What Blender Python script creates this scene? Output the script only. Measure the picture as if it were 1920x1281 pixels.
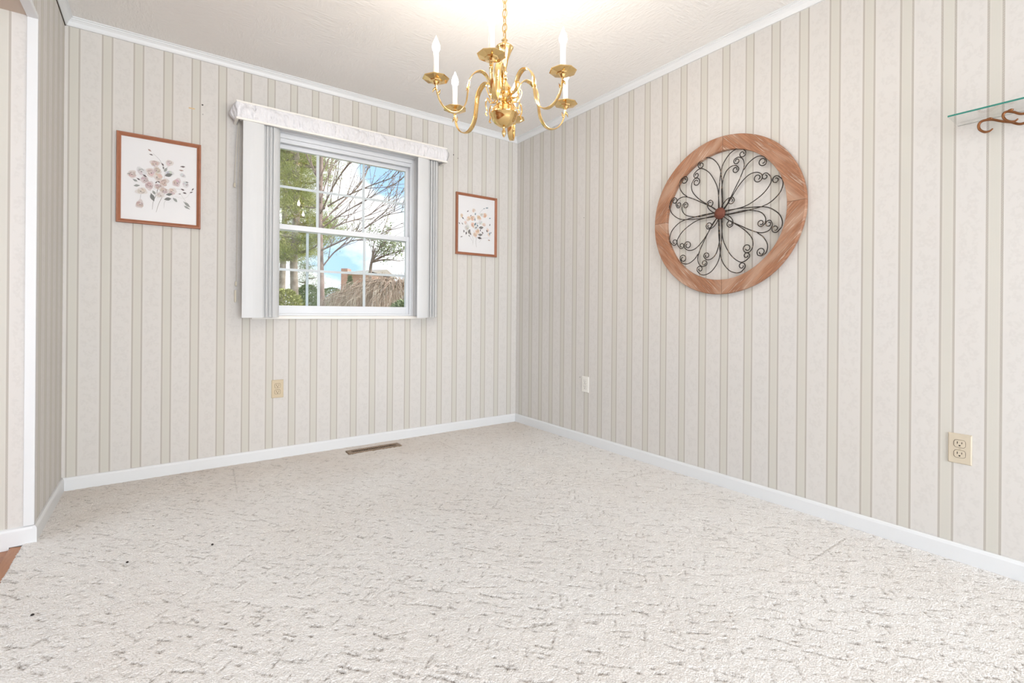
import bpy, math, random
import numpy as np
from mathutils import Vector, Matrix
D = bpy.data
col = bpy.context.scene.collection
scn = bpy.context.scene
for o in list(D.objects):
    D.objects.remove(o, do_unlink=True)
random.seed(7)
rng = np.random.default_rng(7)
PI = math.pi

# ------------------------------------------------------------------ camera
FPX, CX, CY = 909.36, 971.05, 586.55
YAW, ROLL = 0.6320, 0.0079
cam = D.objects.new('camera', D.cameras.new('camera'))
col.objects.link(cam)
cam.data.sensor_width = 36.0
cam.data.sensor_fit = 'HORIZONTAL'
cam.data.lens = 36.0 * FPX / 1920.0
cam.data.shift_x = (960.0 - CX) / 1920.0
cam.data.shift_y = (CY - 640.5) / 1920.0
cam.data.clip_start = 0.05
cam.data.clip_end = 500
fw = Vector((math.sin(YAW), math.cos(YAW), 0))
rt = Vector((math.cos(YAW), -math.sin(YAW), 0))
up = Vector((0, 0, 1))
c_, s_ = math.cos(ROLL), math.sin(ROLL)
rx = rt * c_ + up * s_
ux = up * c_ - rt * s_
cam.matrix_world = Matrix(((rx.x, ux.x, -fw.x, -2.4652), (rx.y, ux.y, -fw.y, -3.3925), (rx.z, ux.z, -fw.z, 0.9359), (0, 0, 0, 1)))
scn.camera = cam

# ------------------------------------------------------------------ colour management
scn.view_settings.view_transform = 'Standard'
scn.view_settings.look = 'None'
scn.view_settings.gamma = 1
scn.view_settings.use_curve_mapping = False
scn.view_settings.exposure = 0.34

# ------------------------------------------------------------------ world: pale blue sky with clouds
world = D.worlds.new('sky'); scn.world = world
world.use_nodes = True
nt = world.node_tree; nt.nodes.clear()
def wn(t, **k):
    n = nt.nodes.new(t)
    for a, b in k.items(): setattr(n, a, b)
    return n
tc = wn('ShaderNodeTexCoord'); mp = wn('ShaderNodeMapping')
mp.inputs['Scale'].default_value = (1.0, 1.0, 1.9); mp.inputs['Location'].default_value = (1.7, 0.35, 0.15)
nt.links.new(tc.outputs['Generated'], mp.inputs['Vector'])
nz = wn('ShaderNodeTexNoise'); nz.inputs['Scale'].default_value = 3.4; nz.inputs['Detail'].default_value = 6; nz.inputs['Roughness'].default_value = .55
nt.links.new(mp.outputs['Vector'], nz.inputs['Vector'])
cr = wn('ShaderNodeValToRGB')
cr.color_ramp.elements[0].position = .36; cr.color_ramp.elements[0].color = (.36, .58, .88, 1)
cr.color_ramp.elements[1].position = .50; cr.color_ramp.elements[1].color = (1.05, 1.07, 1.1, 1)
def blue_gap(d, c0, c1, amt):      # open patches of blue between the clouds
    vm = wn('ShaderNodeVectorMath', operation='NORMALIZE'); nt.links.new(tc.outputs['Generated'], vm.inputs[0])
    dt = wn('ShaderNodeVectorMath', operation='DOT_PRODUCT'); dt.inputs[1].default_value = Vector(d).normalized(); nt.links.new(vm.outputs[0], dt.inputs[0])
    m_ = wn('ShaderNodeMapRange'); m_.interpolation_type = 'SMOOTHSTEP'
    for q, v in (('From Min', math.cos(math.radians(c0))), ('From Max', math.cos(math.radians(c1))), ('To Max', amt)): m_.inputs[q].default_value = v
    nt.links.new(dt.outputs['Value'], m_.inputs['Value']); return m_.outputs['Result']
fac_ = nz.outputs['Fac']
for g_ in (blue_gap((.428, .90, .27), 8.0, 1.5, .16), blue_gap((.27, .955, .11), 4.5, .5, .075), blue_gap((.36, .91, .30), 5.0, 1.0, .12)):
    sb = wn('ShaderNodeMath', operation='SUBTRACT'); nt.links.new(fac_, sb.inputs[0]); nt.links.new(g_, sb.inputs[1]); fac_ = sb.outputs[0]
nt.links.new(fac_, cr.inputs['Fac'])
sep = wn('ShaderNodeSeparateXYZ'); nt.links.new(tc.outputs['Generated'], sep.inputs[0])
gr = wn('ShaderNodeMapRange'); gr.inputs['From Min'].default_value = -.02; gr.inputs['From Max'].default_value = .0
nt.links.new(sep.outputs['Z'], gr.inputs['Value'])
mx = wn('ShaderNodeMix', data_type='RGBA')
nt.links.new(gr.outputs['Result'], mx.inputs['Factor'])
mx.inputs[6].default_value = (.30, .31, .25, 1)
nt.links.new(cr.outputs['Color'], mx.inputs[7])
bg = wn('ShaderNodeBackground'); bg.inputs['Strength'].default_value = 1.25
nt.links.new(mx.outputs[2], bg.inputs['Color'])
wo = wn('ShaderNodeOutputWorld'); nt.links.new(bg.outputs[0], wo.inputs[0])

# ------------------------------------------------------------------ sun, and fill lights added out of view to brighten the room
sun = D.objects.new('sun', D.lights.new('sun', 'SUN')); col.objects.link(sun)
sun.data.energy = 3.8; sun.data.angle = math.radians(2); sun.data.color = (1, .96, .88)
sun.rotation_euler = Vector((-.72, .42, -.52)).to_track_quat('-Z', 'Y').to_euler()
def area(name, loc, aim, sx, sy, energy, colr):
    l = D.objects.new(name, D.lights.new(name, 'AREA')); col.objects.link(l)
    l.data.shape = 'RECTANGLE'; l.data.size = sx; l.data.size_y = sy; l.data.energy = energy; l.data.color = colr
    l.location = loc; l.rotation_euler = (Vector(aim) - Vector(loc)).to_track_quat('-Z', 'Y').to_euler()
    return l
area('fill_light_rear', (-1.80, -7.50, 1.0), (-2.0, -1.0, 2.3), 2.1, 1.7, 160, (.88, .94, 1.0))  # added fill light, brightens the room from behind the camera
area('fill_light_side', (-5.95, -2.9, 1.40), (-1.5, -2.6, 2.0), 2.0, 1.5, 33, (.76, .87, 1.0))  # added fill light, shines in from the unseen side of the next room
BULB_STRENGTH = 9.0
FILAMENT_WATTS = 2.3

# ------------------------------------------------------------------ helpers
class MB:
    """collects geometry, links it as one mesh object"""
    def __init__(s): s.v = []; s.f = []; s.m = []; s.sm = []
    def add(s, vs, fs, mi=0, smooth=False):
        b = len(s.v); s.v.extend([tuple(p) for p in vs])
        for f in fs: s.f.append([i + b for i in f]); s.m.append(mi); s.sm.append(smooth)
        return s
    def box(s, a, b, mi=0):
        x0, y0, z0 = [min(p, q) for p, q in zip(a, b)]; x1, y1, z1 = [max(p, q) for p, q in zip(a, b)]
        return s.add([(x0,y0,z0),(x1,y0,z0),(x1,y1,z0),(x0,y1,z0),(x0,y0,z1),(x1,y0,z1),(x1,y1,z1),(x0,y1,z1)],
                     [(0,3,2,1),(4,5,6,7),(0,1,5,4),(1,2,6,5),(2,3,7,6),(3,0,4,7)], mi)
    def prism(s, prof, p0, p1, uax, vax, mi=0, smooth=False):
        """extrude closed 2D profile (u,v) from p0 to p1"""
        p0, p1, u, v = map(Vector, (p0, p1, uax, vax)); n = len(prof)
        vs = [p0 + u*a + v*b for a, b in prof] + [p1 + u*a + v*b for a, b in prof]
        fs = [(i, (i+1) % n, n + (i+1) % n, n + i) for i in range(n)] + [tuple(range(n))[::-1], tuple(range(n, 2*n))]
        return s.add(vs, fs, mi, smooth)
    def lathe(s, prof, c=(0,0,0), n=32, mi=0, smooth=True, rot=0.0, axis='z'):
        vs = []; fs = []; cx, cy, cz = c; m = len(prof)
        for r, z in prof:
            for k in range(n):
                a = rot + 2*PI*k/n
                if axis == 'z': vs.append((cx + r*math.cos(a), cy + r*math.sin(a), cz + z))
                else: vs.append((cx + z, cy + r*math.cos(a), cz + r*math.sin(a)))
        for i in range(m-1):
            for k in range(n):
                fs.append((i*n+k, i*n+(k+1) % n, (i+1)*n+(k+1) % n, (i+1)*n+k))
        if prof[0][0] > 1e-6: fs.append(tuple(range(n))[::-1])
        if prof[-1][0] > 1e-6: fs.append(tuple((m-1)*n+k for k in range(n)))
        return s.add(vs, fs, mi, smooth)
    def tube(s, pts, r, n=8, mi=0, smooth=True, closed=False, sq=1.0):
        pts = [Vector(p) for p in pts]; N = len(pts)
        rr = r if isinstance(r, (list, tuple)) else [r]*N
        T = []
        for i in range(N):
            if closed: t = pts[(i+1) % N] - pts[i-1]
            else: t = pts[min(i+1, N-1)] - pts[max(i-1, 0)]
            T.append(t.normalized() if t.length > 1e-9 else Vector((0,0,1)))
        nrm = T[0].orthogonal().normalized(); vs = []
        for i in range(N):
            nrm = (nrm - T[i]*nrm.dot(T[i]))
            if nrm.length < 1e-6: nrm = T[i].orthogonal()
            nrm.normalize(); b = T[i].cross(nrm)
            for k in range(n):
                a = 2*PI*(k+.5)/n
                vs.append(pts[i] + nrm*(math.cos(a)*rr[i]*sq) + b*(math.sin(a)*rr[i]))
        fs = []
        for i in range(N if closed else N-1):
            j = (i+1) % N
            for k in range(n): fs.append((i*n+k, i*n+(k+1) % n, j*n+(k+1) % n, j*n+k))
        if not closed: fs += [tuple(range(n))[::-1], tuple((N-1)*n+k for k in range(n))]
        return s.add(vs, fs, mi, smooth)
    def build(s, name, mats, parent=None, bevel=0.0, seg=2):
        me = D.meshes.new(name); me.from_pydata(s.v, [], s.f)
        if not isinstance(mats, (list, tuple)): mats = [mats]
        for m in mats: me.materials.append(m)
        me.polygons.foreach_set('material_index', s.m)
        me.polygons.foreach_set('use_smooth', s.sm)
        me.update()
        o = D.objects.new(name, me); col.objects.link(o)
        if parent is not None:
            o.parent = parent
            o.matrix_parent_inverse = parent.matrix_basis.inverted()
        if bevel:
            b = o.modifiers.new('bevel', 'BEVEL'); b.width = bevel; b.segments = seg; b.limit_method = 'ANGLE'
        return o
def tag(o, label=None, cat=None, group=None, kind=None):
    if label: o['label'] = label
    if cat: o['category'] = cat
    if group: o['group'] = group
    if kind: o['kind'] = kind
    return o
def empty(name, loc, label=None, cat=None, group=None, kind=None, rz=0):
    o = D.objects.new(name, None); col.objects.link(o); o.location = loc; o.rotation_euler = (0, 0, rz)
    o.empty_display_size = .05
    return tag(o, label, cat, group, kind)
def struct(o, label=None): return tag(o, label, None, None, 'structure')
def catmull(P, n=8):
    P = [Vector(p) for p in P]; Q = [P[0]*2 - P[1]] + P + [P[-1]*2 - P[-2]]; out = []
    for i in range(1, len(Q)-2):
        a, b, c, d = Q[i-1:i+3]
        for k in range(n):
            t = k/n
            out.append(.5*((2*b) + (c-a)*t + (2*a-5*b+4*c-d)*t*t + (3*b-a-3*c+d)*t**3))
    out.append(P[-1]); return out

def mat(name, base=(.8,.8,.8), rough=.5, metal=0.0, spec=.5, **k):
    m = D.materials.new(name); m.use_nodes = True
    b = m.node_tree.nodes['Principled BSDF']
    b.inputs['Base Color'].default_value = (*base, 1); b.inputs['Roughness'].default_value = rough
    b.inputs['Metallic'].default_value = metal; b.inputs['Specular IOR Level'].default_value = spec
    return m
class NT:
    def __init__(s, m): s.t = m.node_tree; s.b = s.t.nodes.get('Principled BSDF')
    def n(s, typ, **k):
        x = s.t.nodes.new(typ)
        for a, b in k.items(): setattr(x, a, b)
        return x
    def l(s, a, b): s.t.links.new(a, b)
    def math(s, op, a, b=None, c=None, clamp=False):
        x = s.n('ShaderNodeMath', operation=op); x.use_clamp = clamp
        for i, v in enumerate((a, b, c)):
            if v is None: continue
            if isinstance(v, (int, float)): x.inputs[i].default_value = v
            else: s.l(v, x.inputs[i])
        return x.outputs[0]
    def mix(s, f, a, b):
        x = s.n('ShaderNodeMix', data_type='RGBA')
        for i, v in ((0, f), (6, a), (7, b)):
            if isinstance(v, (int, float)): x.inputs[i].default_value = v
            elif isinstance(v, tuple): x.inputs[i].default_value = (*v, 1)
            else: s.l(v, x.inputs[i])
        return x.outputs[2]
    def pos(s):
        g = s.n('ShaderNodeNewGeometry'); x = s.n('ShaderNodeSeparateXYZ'); s.l(g.outputs['Position'], x.inputs[0])
        return g.outputs['Position'], x.outputs
    def noise(s, vec, scale, detail=3, rough=.5, sc=None):
        if sc:
            mp = s.n('ShaderNodeMapping'); mp.inputs['Scale'].default_value = sc; s.l(vec, mp.inputs['Vector']); vec = mp.outputs[0]
        x = s.n('ShaderNodeTexNoise'); x.inputs['Scale'].default_value = scale; x.inputs['Detail'].default_value = detail
        x.inputs['Roughness'].default_value = rough; s.l(vec, x.inputs['Vector']); return x.outputs['Fac']
    def mr(s, v, a, b, c=0., d=1.):
        x = s.n('ShaderNodeMapRange'); s.l(v, x.inputs['Value'])
        for i, q in zip(('From Min', 'From Max', 'To Min', 'To Max'), (a, b, c, d)): x.inputs[i].default_value = q
        return x.outputs['Result']
    def bump(s, h, dist, strength=1.0, normal=None):
        x = s.n('ShaderNodeBump'); x.inputs['Distance'].default_value = dist; x.inputs['Strength'].default_value = strength
        s.l(h, x.inputs['Height'])
        if normal is not None: s.l(normal, x.inputs['Normal'])
        s.l(x.outputs[0], s.b.inputs['Normal']); return x.outputs[0]

# ------------------------------------------------------------------ materials
def wallpaper(name, axis, u0, period=.13189, sign=1):
    m = mat(name, rough=.62, spec=.3); N = NT(m)
    P, X = N.pos()
    u = N.math('MULTIPLY', N.math('SUBTRACT', X[axis], u0), sign/period)
    t = N.math('FRACT', u); cell = N.math('FLOOR', u)
    z = X['Z']
    inband = N.math('LESS_THAN', t, .356)
    r1 = N.math('LESS_THAN', t, .052)
    r2 = N.math('MULTIPLY', N.math('GREATER_THAN', t, .304), inband)
    rope_zone = N.math('ADD', r1, r2, clamp=True)
    rope = N.math('SINE', N.math('ADD', N.math('MULTIPLY', z, 1000.0), N.math('MULTIPLY', t, 165.0)))
    rope = N.mr(rope, -.5, .6, 0, 1)
    lines = N.math('LESS_THAN', N.math('FRACT', N.math('MULTIPLY', t, 38.0)), .3)
    lines2 = N.math('MULTIPLY', N.math('ADD', N.math('COMPARE', t, .075, .006), N.math('COMPARE', t, .281, .006)), 1.0, clamp=True)
    # damask leaves on the wide stripe
    n1 = N.noise(P, 34, 2, .5, (1, 1, .8)); n2 = N.noise(P, 90, 2, .5)
    dam = N.math('MULTIPLY', N.mr(n1, .47, .53), N.mr(n2, .38, .55))
    edge = N.math('MULTIPLY', N.mr(t, .40, .46), N.mr(t, .96, .90))
    dam = N.math('MULTIPLY', dam, edge)
    wide = N.mix(N.math('MULTIPLY', dam, .6), (.665, .640, .612), (.615, .590, .563))
    sage = N.mix(N.math('MULTIPLY', lines, .45), (.605, .585, .53), (.645, .625, .575))
    sage = N.mix(lines2, sage, (.635, .60, .555))
    ropec = N.mix(rope, (.385, .345, .30), (.57, .54, .50))
    c = N.mix(inband, wide, sage)
    c = N.mix(rope_zone, c, ropec)
    # hairline rules flanking the bands on the wide stripe
    hl = N.math('ADD', N.math('COMPARE', t, .372, .004), N.math('COMPARE', t, .985, .004), clamp=True)
    c = N.mix(N.math('MULTIPLY', hl, .5), c, (.70, .67, .635))
    age = N.noise(P, 1.3, 3)
    c = N.mix(N.mr(age, .45, .8, 0, .10), c, (.70, .60, .48))
    N.l(c, N.b.inputs['Base Color'])
    h = N.math('ADD', N.math('MULTIPLY', N.math('MULTIPLY', rope, rope_zone), 1.0), N.math('MULTIPLY', dam, .4))
    if axis == 'X' or sign*period > 0 or 'left' not in name: N.bump(h, .0004, .5)
    return m
# window wall band left edges at x=-2.8672+.13189n ; side wall bands from y=-2.8315 towards -y
M = {}
M['wp_far'] = wallpaper('striped wallpaper far', 'X', -2.8672)
M['wp_right'] = wallpaper('striped wallpaper right', 'Y', -2.8315, .1326, -1)
M['wp_left'] = wallpaper('striped wallpaper left', 'Y', -.02, .13189, -1)
M['wp_return'] = wallpaper('striped wallpaper return', 'X', -3.0005)

m = M['ceiling'] = mat('textured ceiling', (.86, .835, .81), .9, spec=.2); N = NT(m); P, X = N.pos()
v1 = N.noise(P, 26, 3, .55, (1, 3.2, 1)); v2 = N.noise(P, 26, 3, .55, (3.2, 1, 1)); sw = N.noise(P, 3.2, 1)
hh = N.mix(N.mr(sw, .45, .55), v1, v2)
hb = N.math('POWER', hh, 2.0); N.bump(hb, .009, .5)

M['white'] = mat('white painted trim', (.745, .755, .765), .38)
m = M['white']; N = NT(m); P, X = N.pos(); N.bump(N.noise(P, 60, 2), .0006, .3)
M['white_warm'] = mat('ivory plastic valance strip', (.84, .81, .76), .4)
M['vinyl'] = mat('white vinyl window', (.77, .785, .81), .35)
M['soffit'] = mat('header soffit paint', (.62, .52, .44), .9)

m = M['vane'] = mat('pvc vane', (.74, .745, .75), .45); N = NT(m); P, X = N.pos()
N.bump(N.noise(P, 40, 1, .5, (1, 1, .02)), .0008, .2)
tl = N.n('ShaderNodeBsdfTranslucent'); tl.inputs[0].default_value = (.86, .86, .85, 1); ms = N.n('ShaderNodeMixShader'); ms.inputs[0].default_value = .12
N.l(N.b.outputs[0], ms.inputs[1]); N.l(tl.outputs[0], ms.inputs[2]); N.l(ms.outputs[0], m.node_tree.nodes['Material Output'].inputs['Surface'])
m = M['fabric'] = mat('gathered white fabric', (.80, .79, .81), .9, spec=.2); N = NT(m); P, X = N.pos()
w1_ = N.noise(P, 22, 3, .6, (1, 1, .55)); w2_ = N.noise(P, 60, 2, .5, (1, 1, .3)); N.bump(N.math('ADD', w1_, N.math('MULTIPLY', w2_, .35)), .03, .75)
m = M['wood_frame'] = mat('reddish oak frame', rough=.45); N = NT(m); P, X = N.pos()
g = N.noise(P, 14, 4, .6, (1, 1, 1)); g2 = N.noise(P, 120, 3, .6, (.25, 1, .25))
N.l(N.mix(N.math('MULTIPLY', g2, N.mr(g, .3, .7, .5, 1.)), (.40, .155, .08), (.24, .085, .04)), N.b.inputs['Base Color'])

m = M['wheel_wood'] = mat('rough sawn pine', rough=.75, spec=.3); N = NT(m)
tcn = N.n('ShaderNodeTexCoord'); sx = N.n('ShaderNodeSeparateXYZ'); N.l(tcn.outputs['Object'], sx.inputs[0])
yy, zz = sx.outputs['Y'], sx.outputs['Z']
# four quarter segments, planks run perpendicular to each quarter's middle radius
sgn = N.math('SIGN', N.math('MULTIPLY', N.math('ADD', yy, .012), N.math('ADD', zz, -.01)))
al = N.math('ADD', yy, N.math('MULTIPLY', zz, N.math('MULTIPLY', sgn, -1.0)))      # along grain
ac = N.math('ADD', N.math('MULTIPLY', yy, sgn), zz)                                # across grain
cb = N.n('ShaderNodeCombineXYZ'); N.l(N.math('MULTIPLY', al, 5.0), cb.inputs[0]); N.l(N.math('MULTIPLY', ac, 75.0), cb.inputs[1]); N.l(sgn, cb.inputs[2])
g = N.noise(cb.outputs[0], 1.0, 4, .62)
cb2 = N.n('ShaderNodeCombineXYZ'); N.l(N.math('MULTIPLY', al, 2.5), cb2.inputs[0]); N.l(N.math('MULTIPLY', ac, 9.0), cb2.inputs[1]); N.l(sgn, cb2.inputs[2])
g3 = N.noise(cb2.outputs[0], 1.0, 2, .5)
c = N.mix(N.mr(g, .36, .66), (.43, .215, .125), (.22, .095, .05))
c = N.mix(N.math('MULTIPLY', N.mr(g3, .45, .62), .65), c, (.50, .33, .235))
c = N.mix(N.mr(g, .56, .70, 0, .75), c, (.74, .58, .46))
seam = N.math('LESS_THAN', N.math('MINIMUM', N.math('ABSOLUTE', N.math('ADD', yy, .012)), N.math('ABSOLUTE', N.math('ADD', zz, -.01))), .0012)
c = N.mix(N.math('MULTIPLY', seam, .7), c, (.08, .045, .03))
N.l(c, N.b.inputs['Base Color']); N.bump(g, .003, .5)

m = M['iron'] = mat('distressed black iron', rough=.5, metal=.3); N = NT(m); P, X = N.pos()
N.l(N.mix(N.mr(N.noise(P, 90, 2, .5), .57, .66, 0, .7), (.022, .017, .014), (.33, .23, .15)), N.b.inputs['Base Color'])
M['rust_hub'] = mat('rusty brown hub', (.16, .05, .03), .55, .3); N = NT(M['rust_hub']); P, X = N.pos(); N.bump(N.noise(P, 60, 3), .006, .9)
M['brass'] = mat('polished brass', (.80, .56, .25), .12, 1.0)
M['bronze'] = mat('copper bronze', (.27, .115, .05), .3, .9)
M['candle'] = mat('white candle sleeve', (.88, .88, .86), .4)
m = M['bulb'] = D.materials.new('lit flame bulb'); m.use_nodes = True; t_ = m.node_tree; t_.nodes.clear()
em = t_.nodes.new('ShaderNodeEmission'); em.inputs['Color'].default_value = (1, .93, .86, 1); em.inputs['Strength'].default_value = BULB_STRENGTH
oo = t_.nodes.new('ShaderNodeOutputMaterial'); tb_ = t_.nodes.new('ShaderNodeBsdfTransparent'); ad_ = t_.nodes.new('ShaderNodeAddShader')      # clear glowing glass, the filament inside shines through
t_.links.new(em.outputs[0], ad_.inputs[0]); t_.links.new(tb_.outputs[0], ad_.inputs[1]); t_.links.new(ad_.outputs[0], oo.inputs[0])
M['ivory'] = mat('ivory plastic', (.60, .49, .33), .4)
M['ivory_light'] = mat('light ivory plastic', (.80, .74, .64), .4)
M['white_plastic'] = mat('white plastic', (.80, .78, .73), .4)
M['dark'] = mat('dark slot', (.02, .013, .01), .7)
M['vent'] = mat('brown enamel register', (.27, .19, .125), .5, .2)
M['gap'] = mat('dark gap caulk', (.06, .04, .03), .9)
M['paper'] = mat('off white art paper', (.82, .81, .815), .7)
M['cord'] = mat('cream cord', (.70, .64, .52), .7)

def glassmat(name, tint, refl=1.0):
    m = D.materials.new(name); m.use_nodes = True; t = m.node_tree; t.nodes.clear()
    tr = t.nodes.new('ShaderNodeBsdfTransparent'); tr.inputs[0].default_value = (*tint, 1)
    gl = t.nodes.new('ShaderNodeBsdfGlossy'); gl.inputs['Roughness'].default_value = .01
    fr = t.nodes.new('ShaderNodeFresnel'); fr.inputs['IOR'].default_value = 1.45
    mu = t.nodes.new('ShaderNodeMath'); mu.operation = 'MULTIPLY'; mu.inputs[1].default_value = refl
    mi = t.nodes.new('ShaderNodeMixShader'); ou = t.nodes.new('ShaderNodeOutputMaterial')
    t.links.new(fr.outputs[0], mu.inputs[0]); t.links.new(mu.outputs[0], mi.inputs[0])
    t.links.new(tr.outputs[0], mi.inputs[1]); t.links.new(gl.outputs[0], mi.inputs[2]); t.links.new(mi.outputs[0], ou.inputs[0])
    return m
M['glass'] = glassmat('window glass', (.97, .98, .98))
M['pic_glass'] = glassmat('picture glass', (.99, .99, .99), .25)
M['shelf_glass'] = glassmat('shelf glass', (.99, .996, .993), .3)
M['green_edge'] = mat('green glass edge', (.03, .22, .17), .15)

m = M['carpet'] = mat('cream cut and loop carpet', rough=1.0, spec=.1); N = NT(m); P, X = N.pos()
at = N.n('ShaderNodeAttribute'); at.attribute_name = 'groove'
vor = N.n('ShaderNodeTexVoronoi'); vor.inputs['Scale'].default_value = 210; N.l(P, vor.inputs['Vector'])
fine = N.noise(P, 260, 2, .6); blot = N.noise(P, 2.1, 3, .5)
c = N.mix(N.mr(blot, .4, .65), (.885, .868, .85), (.86, .832, .805))
c = N.mix(N.mr(fine, .35, .7, 0, .30), c, (.84, .81, .775))
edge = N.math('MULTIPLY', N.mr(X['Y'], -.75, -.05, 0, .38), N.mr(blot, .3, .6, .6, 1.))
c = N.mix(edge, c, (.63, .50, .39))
fleck = N.math('MULTIPLY', N.mr(N.noise(P, 150, 2, .55), .57, .70), N.mr(N.noise(P, 17, 2), .42, .62, .25, 1.))
c = N.mix(N.math('MULTIPLY', fleck, .6), c, (.36, .31, .26))
groove_tint_n = N.mr(N.noise(P, 330, 2, .6), .32, .62, .5, 1.9)
c = N.mix(N.math('MULTIPLY', N.math('MULTIPLY', at.outputs['Fac'], groove_tint_n), .85, clamp=True), c, (.19, .155, .125))  # groove dirt and the shade between tufts, both put into the colour
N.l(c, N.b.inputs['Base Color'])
hh = N.math('ADD', N.math('MULTIPLY', vor.outputs['Distance'], -1.0), N.math('MULTIPLY', fine, .5)); N.bump(hh, .0036, .75)
m = M['carpet_edge'] = M['carpet']
m = M['oak_floor'] = mat('oak strip floor', rough=.35); N = NT(m); P, X = N.pos()
pl = N.math('FLOOR', N.math('DIVIDE', X['Y'], .057)); g = N.noise(P, 9, 4, .6, (1, 8, 1))
wn_ = N.n('ShaderNodeTexWhiteNoise', noise_dimensions='1D'); N.l(pl, wn_.inputs['W'])
c = N.mix(g, (.42, .17, .07), (.26, .09, .035)); c = N.mix(N.math('MULTIPLY', wn_.outputs['Value'], .35), c, (.50, .24, .11))
c = N.mix(N.math('LESS_THAN', N.math('FRACT', N.math('DIVIDE', X['Y'], .057)), .03), c, (.05, .02, .01))
N.l(c, N.b.inputs['Base Color'])
m = M['oak_strip'] = mat('oak reducer strip', rough=.4); N = NT(m); P, X = N.pos()
N.l(N.mix(N.noise(P, 18, 4, .6, (8, 1, 1)), (.50, .24, .12), (.34, .14, .065)), N.b.inputs['Base Color'])

# ------------------------------------------------------------------ room shell
W = 2.8804; H = 2.44; YE = -.667; TH = .115; YB = -7.4; HD = 2.108; XK = -5.9
# window opening
WX0, WX1, WZ0, WZ1 = -1.975, -.948, .905, 2.13
wl = MB()
wl.box((-W-TH, 0, -.02), (WX0, .15, H)).box((WX1, 0, -.02), (.15, .15, H)).box((WX0, 0, -.02), (WX1, .15, WZ0)).box((WX0, 0, WZ1), (WX1, .15, H))
struct(wl.build('wall_window', M['wp_far']), 'striped cream wallpaper wall with the window')
struct(MB().box((0, YB, -.02), (.15, 0, H)).build('wall_right', M['wp_right']), 'striped cream wallpaper wall on the right')
b = MB().box((-W-TH, YE, -.02), (-W, 0, H), 0)
o = b.build('wall_left', [M['wp_left'], M['wp_return'], M['soffit']])
for p in o.data.polygons:
    if p.normal.y < -.5: p.material_index = 1
struct(o, 'short striped wallpaper wall at the left with wide opening')
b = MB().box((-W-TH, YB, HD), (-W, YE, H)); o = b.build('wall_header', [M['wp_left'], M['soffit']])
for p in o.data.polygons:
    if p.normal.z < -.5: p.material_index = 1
struct(o, 'wall above the wide opening at the left')
b = MB().box((XK, YB-.15, H), (.15, .15, H+.15)); struct(b.build('ceiling', M['ceiling']), 'cream ceiling with swirled texture')
# rear wall and kitchen side wall, each with an opening added for a fill light
b = MB().box((-.70, YB-.15, -.02), (.15, YB, H)).box((XK, YB-.15, -.02), (-2.9, YB, H)).box((-2.9, YB-.15, 2.15), (-.70, YB, H))
struct(b.build('wall_back', M['white_warm']), 'unseen rear wall with an opening added for the fill light')
b = MB().box((XK-.15, YB-.15, -.02), (XK, .15, .7)).box((XK-.15, YB-.15, 2.2), (XK, .15, H)).box((XK-.15, YB-.15, .7), (XK, -3.9, 2.2)).box((XK-.15, -1.9, .7), (XK, .15, 2.2))
struct(b.build('wall_kitchen', M['white_warm']), 'unseen far wall of the next room with an opening added for the fill light')
struct(MB().box((XK, 0, -.02), (-W-TH, .15, H)).build('wall_kitchen_end', M['wp_return']), 'end wall of the next room')

# crown moulding
cp, cd = .033, .044
prof = [(0, -cd), (.007, -cd), (.010, -cd+.005), (.012, -cd+.009), (.016, -.024), (.023, -.015), (.0265, -.0125), (.0275, -.008), (cp, -.006), (cp, 0), (0, 0)]
def crown(name, p0, p1, u, lab): return struct(MB().prism(prof, p0, p1, u, (0, 0, 1)).build(name, M['white']), lab)
crown('trim_1', (-W, 0, H), (0, 0, H), (0, -1, 0), 'white crown moulding over the window wall')
crown('trim_2', (0, YB, H), (0, 0, H), (-1, 0, 0), 'white crown moulding over the right wall')
crown('trim_3', (-W, YB, H), (-W, 0, H), (1, 0, 0), 'white crown moulding over the left wall')
struct(MB().box((-W, YB, H-cd-.0035), (-W+.0035, -.003, H-cd)).build('trim_4', M['gap']), 'dark gap under the left crown moulding')
# baseboards
bh, bt = .067, .012
bprof = [(0, 0), (bt, 0), (bt, bh-.012), (bt-.003, bh-.004), (bt-.006, bh), (0, bh)]
def base(name, p0, p1, u, lab, pr=bprof): return struct(MB().prism(pr, p0, p1, u, (0, 0, 1)).build(name, M['white']), lab)
base('baseboard_window', (-W, 0, -.01), (0, 0, -.01), (0, -1, 0), 'white baseboard under the window wall', [(a, b+.01 if b > .03 else b) for a, b in bprof])
base('baseboard_right', (0, YB, -.01), (0, 0, -.01), (-1, 0, 0), 'white baseboard along the right wall', [(a, b+.01 if b > .03 else b) for a, b in bprof])
base('baseboard_left', (-W, YE-bt, -.01), (-W, 0, -.01), (1, 0, 0), 'white baseboard on the short left wall', [(a, b+.01 if b > .03 else b) for a, b in bprof])
b = MB().prism([(0, 0), (bt, 0), (bt, .058), (bt-.003, .067), (0, .070)], (-2.947, YE, -.003), (-W+.0, YE, -.003), (0, -1, 0), (0, 0, 1))
b.prism([(0, 0), (bt, 0), (bt, .058+.012), (bt-.003, .067+.012), (0, .070+.012)], (-W-TH-.0, YE, -.015), (-2.947, YE, -.015), (0, -1, 0), (0, 0, 1))
struct(b.build('baseboard_return', M['white']), 'white baseboard on the end of the left wall')
# corner strips of the opening
struct(MB().box((-2.909, YE-.007, .068), (-W+.0035, YE, HD)).box((-W, YE-.004, .068), (-W+.0035, YE+.006, HD)).build('trim_5', M['white'], bevel=.0015), 'white corner strip on the end of the left wall')
struct(MB().box((-2.909, YB, HD-.007), (-W+.0035, YE-.0, HD)).box((-W, YB, HD), (-W+.0035, YE, HD+.012)).build('trim_6', M['white'], bevel=.0015), 'white corner strip along the head of the opening')

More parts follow.
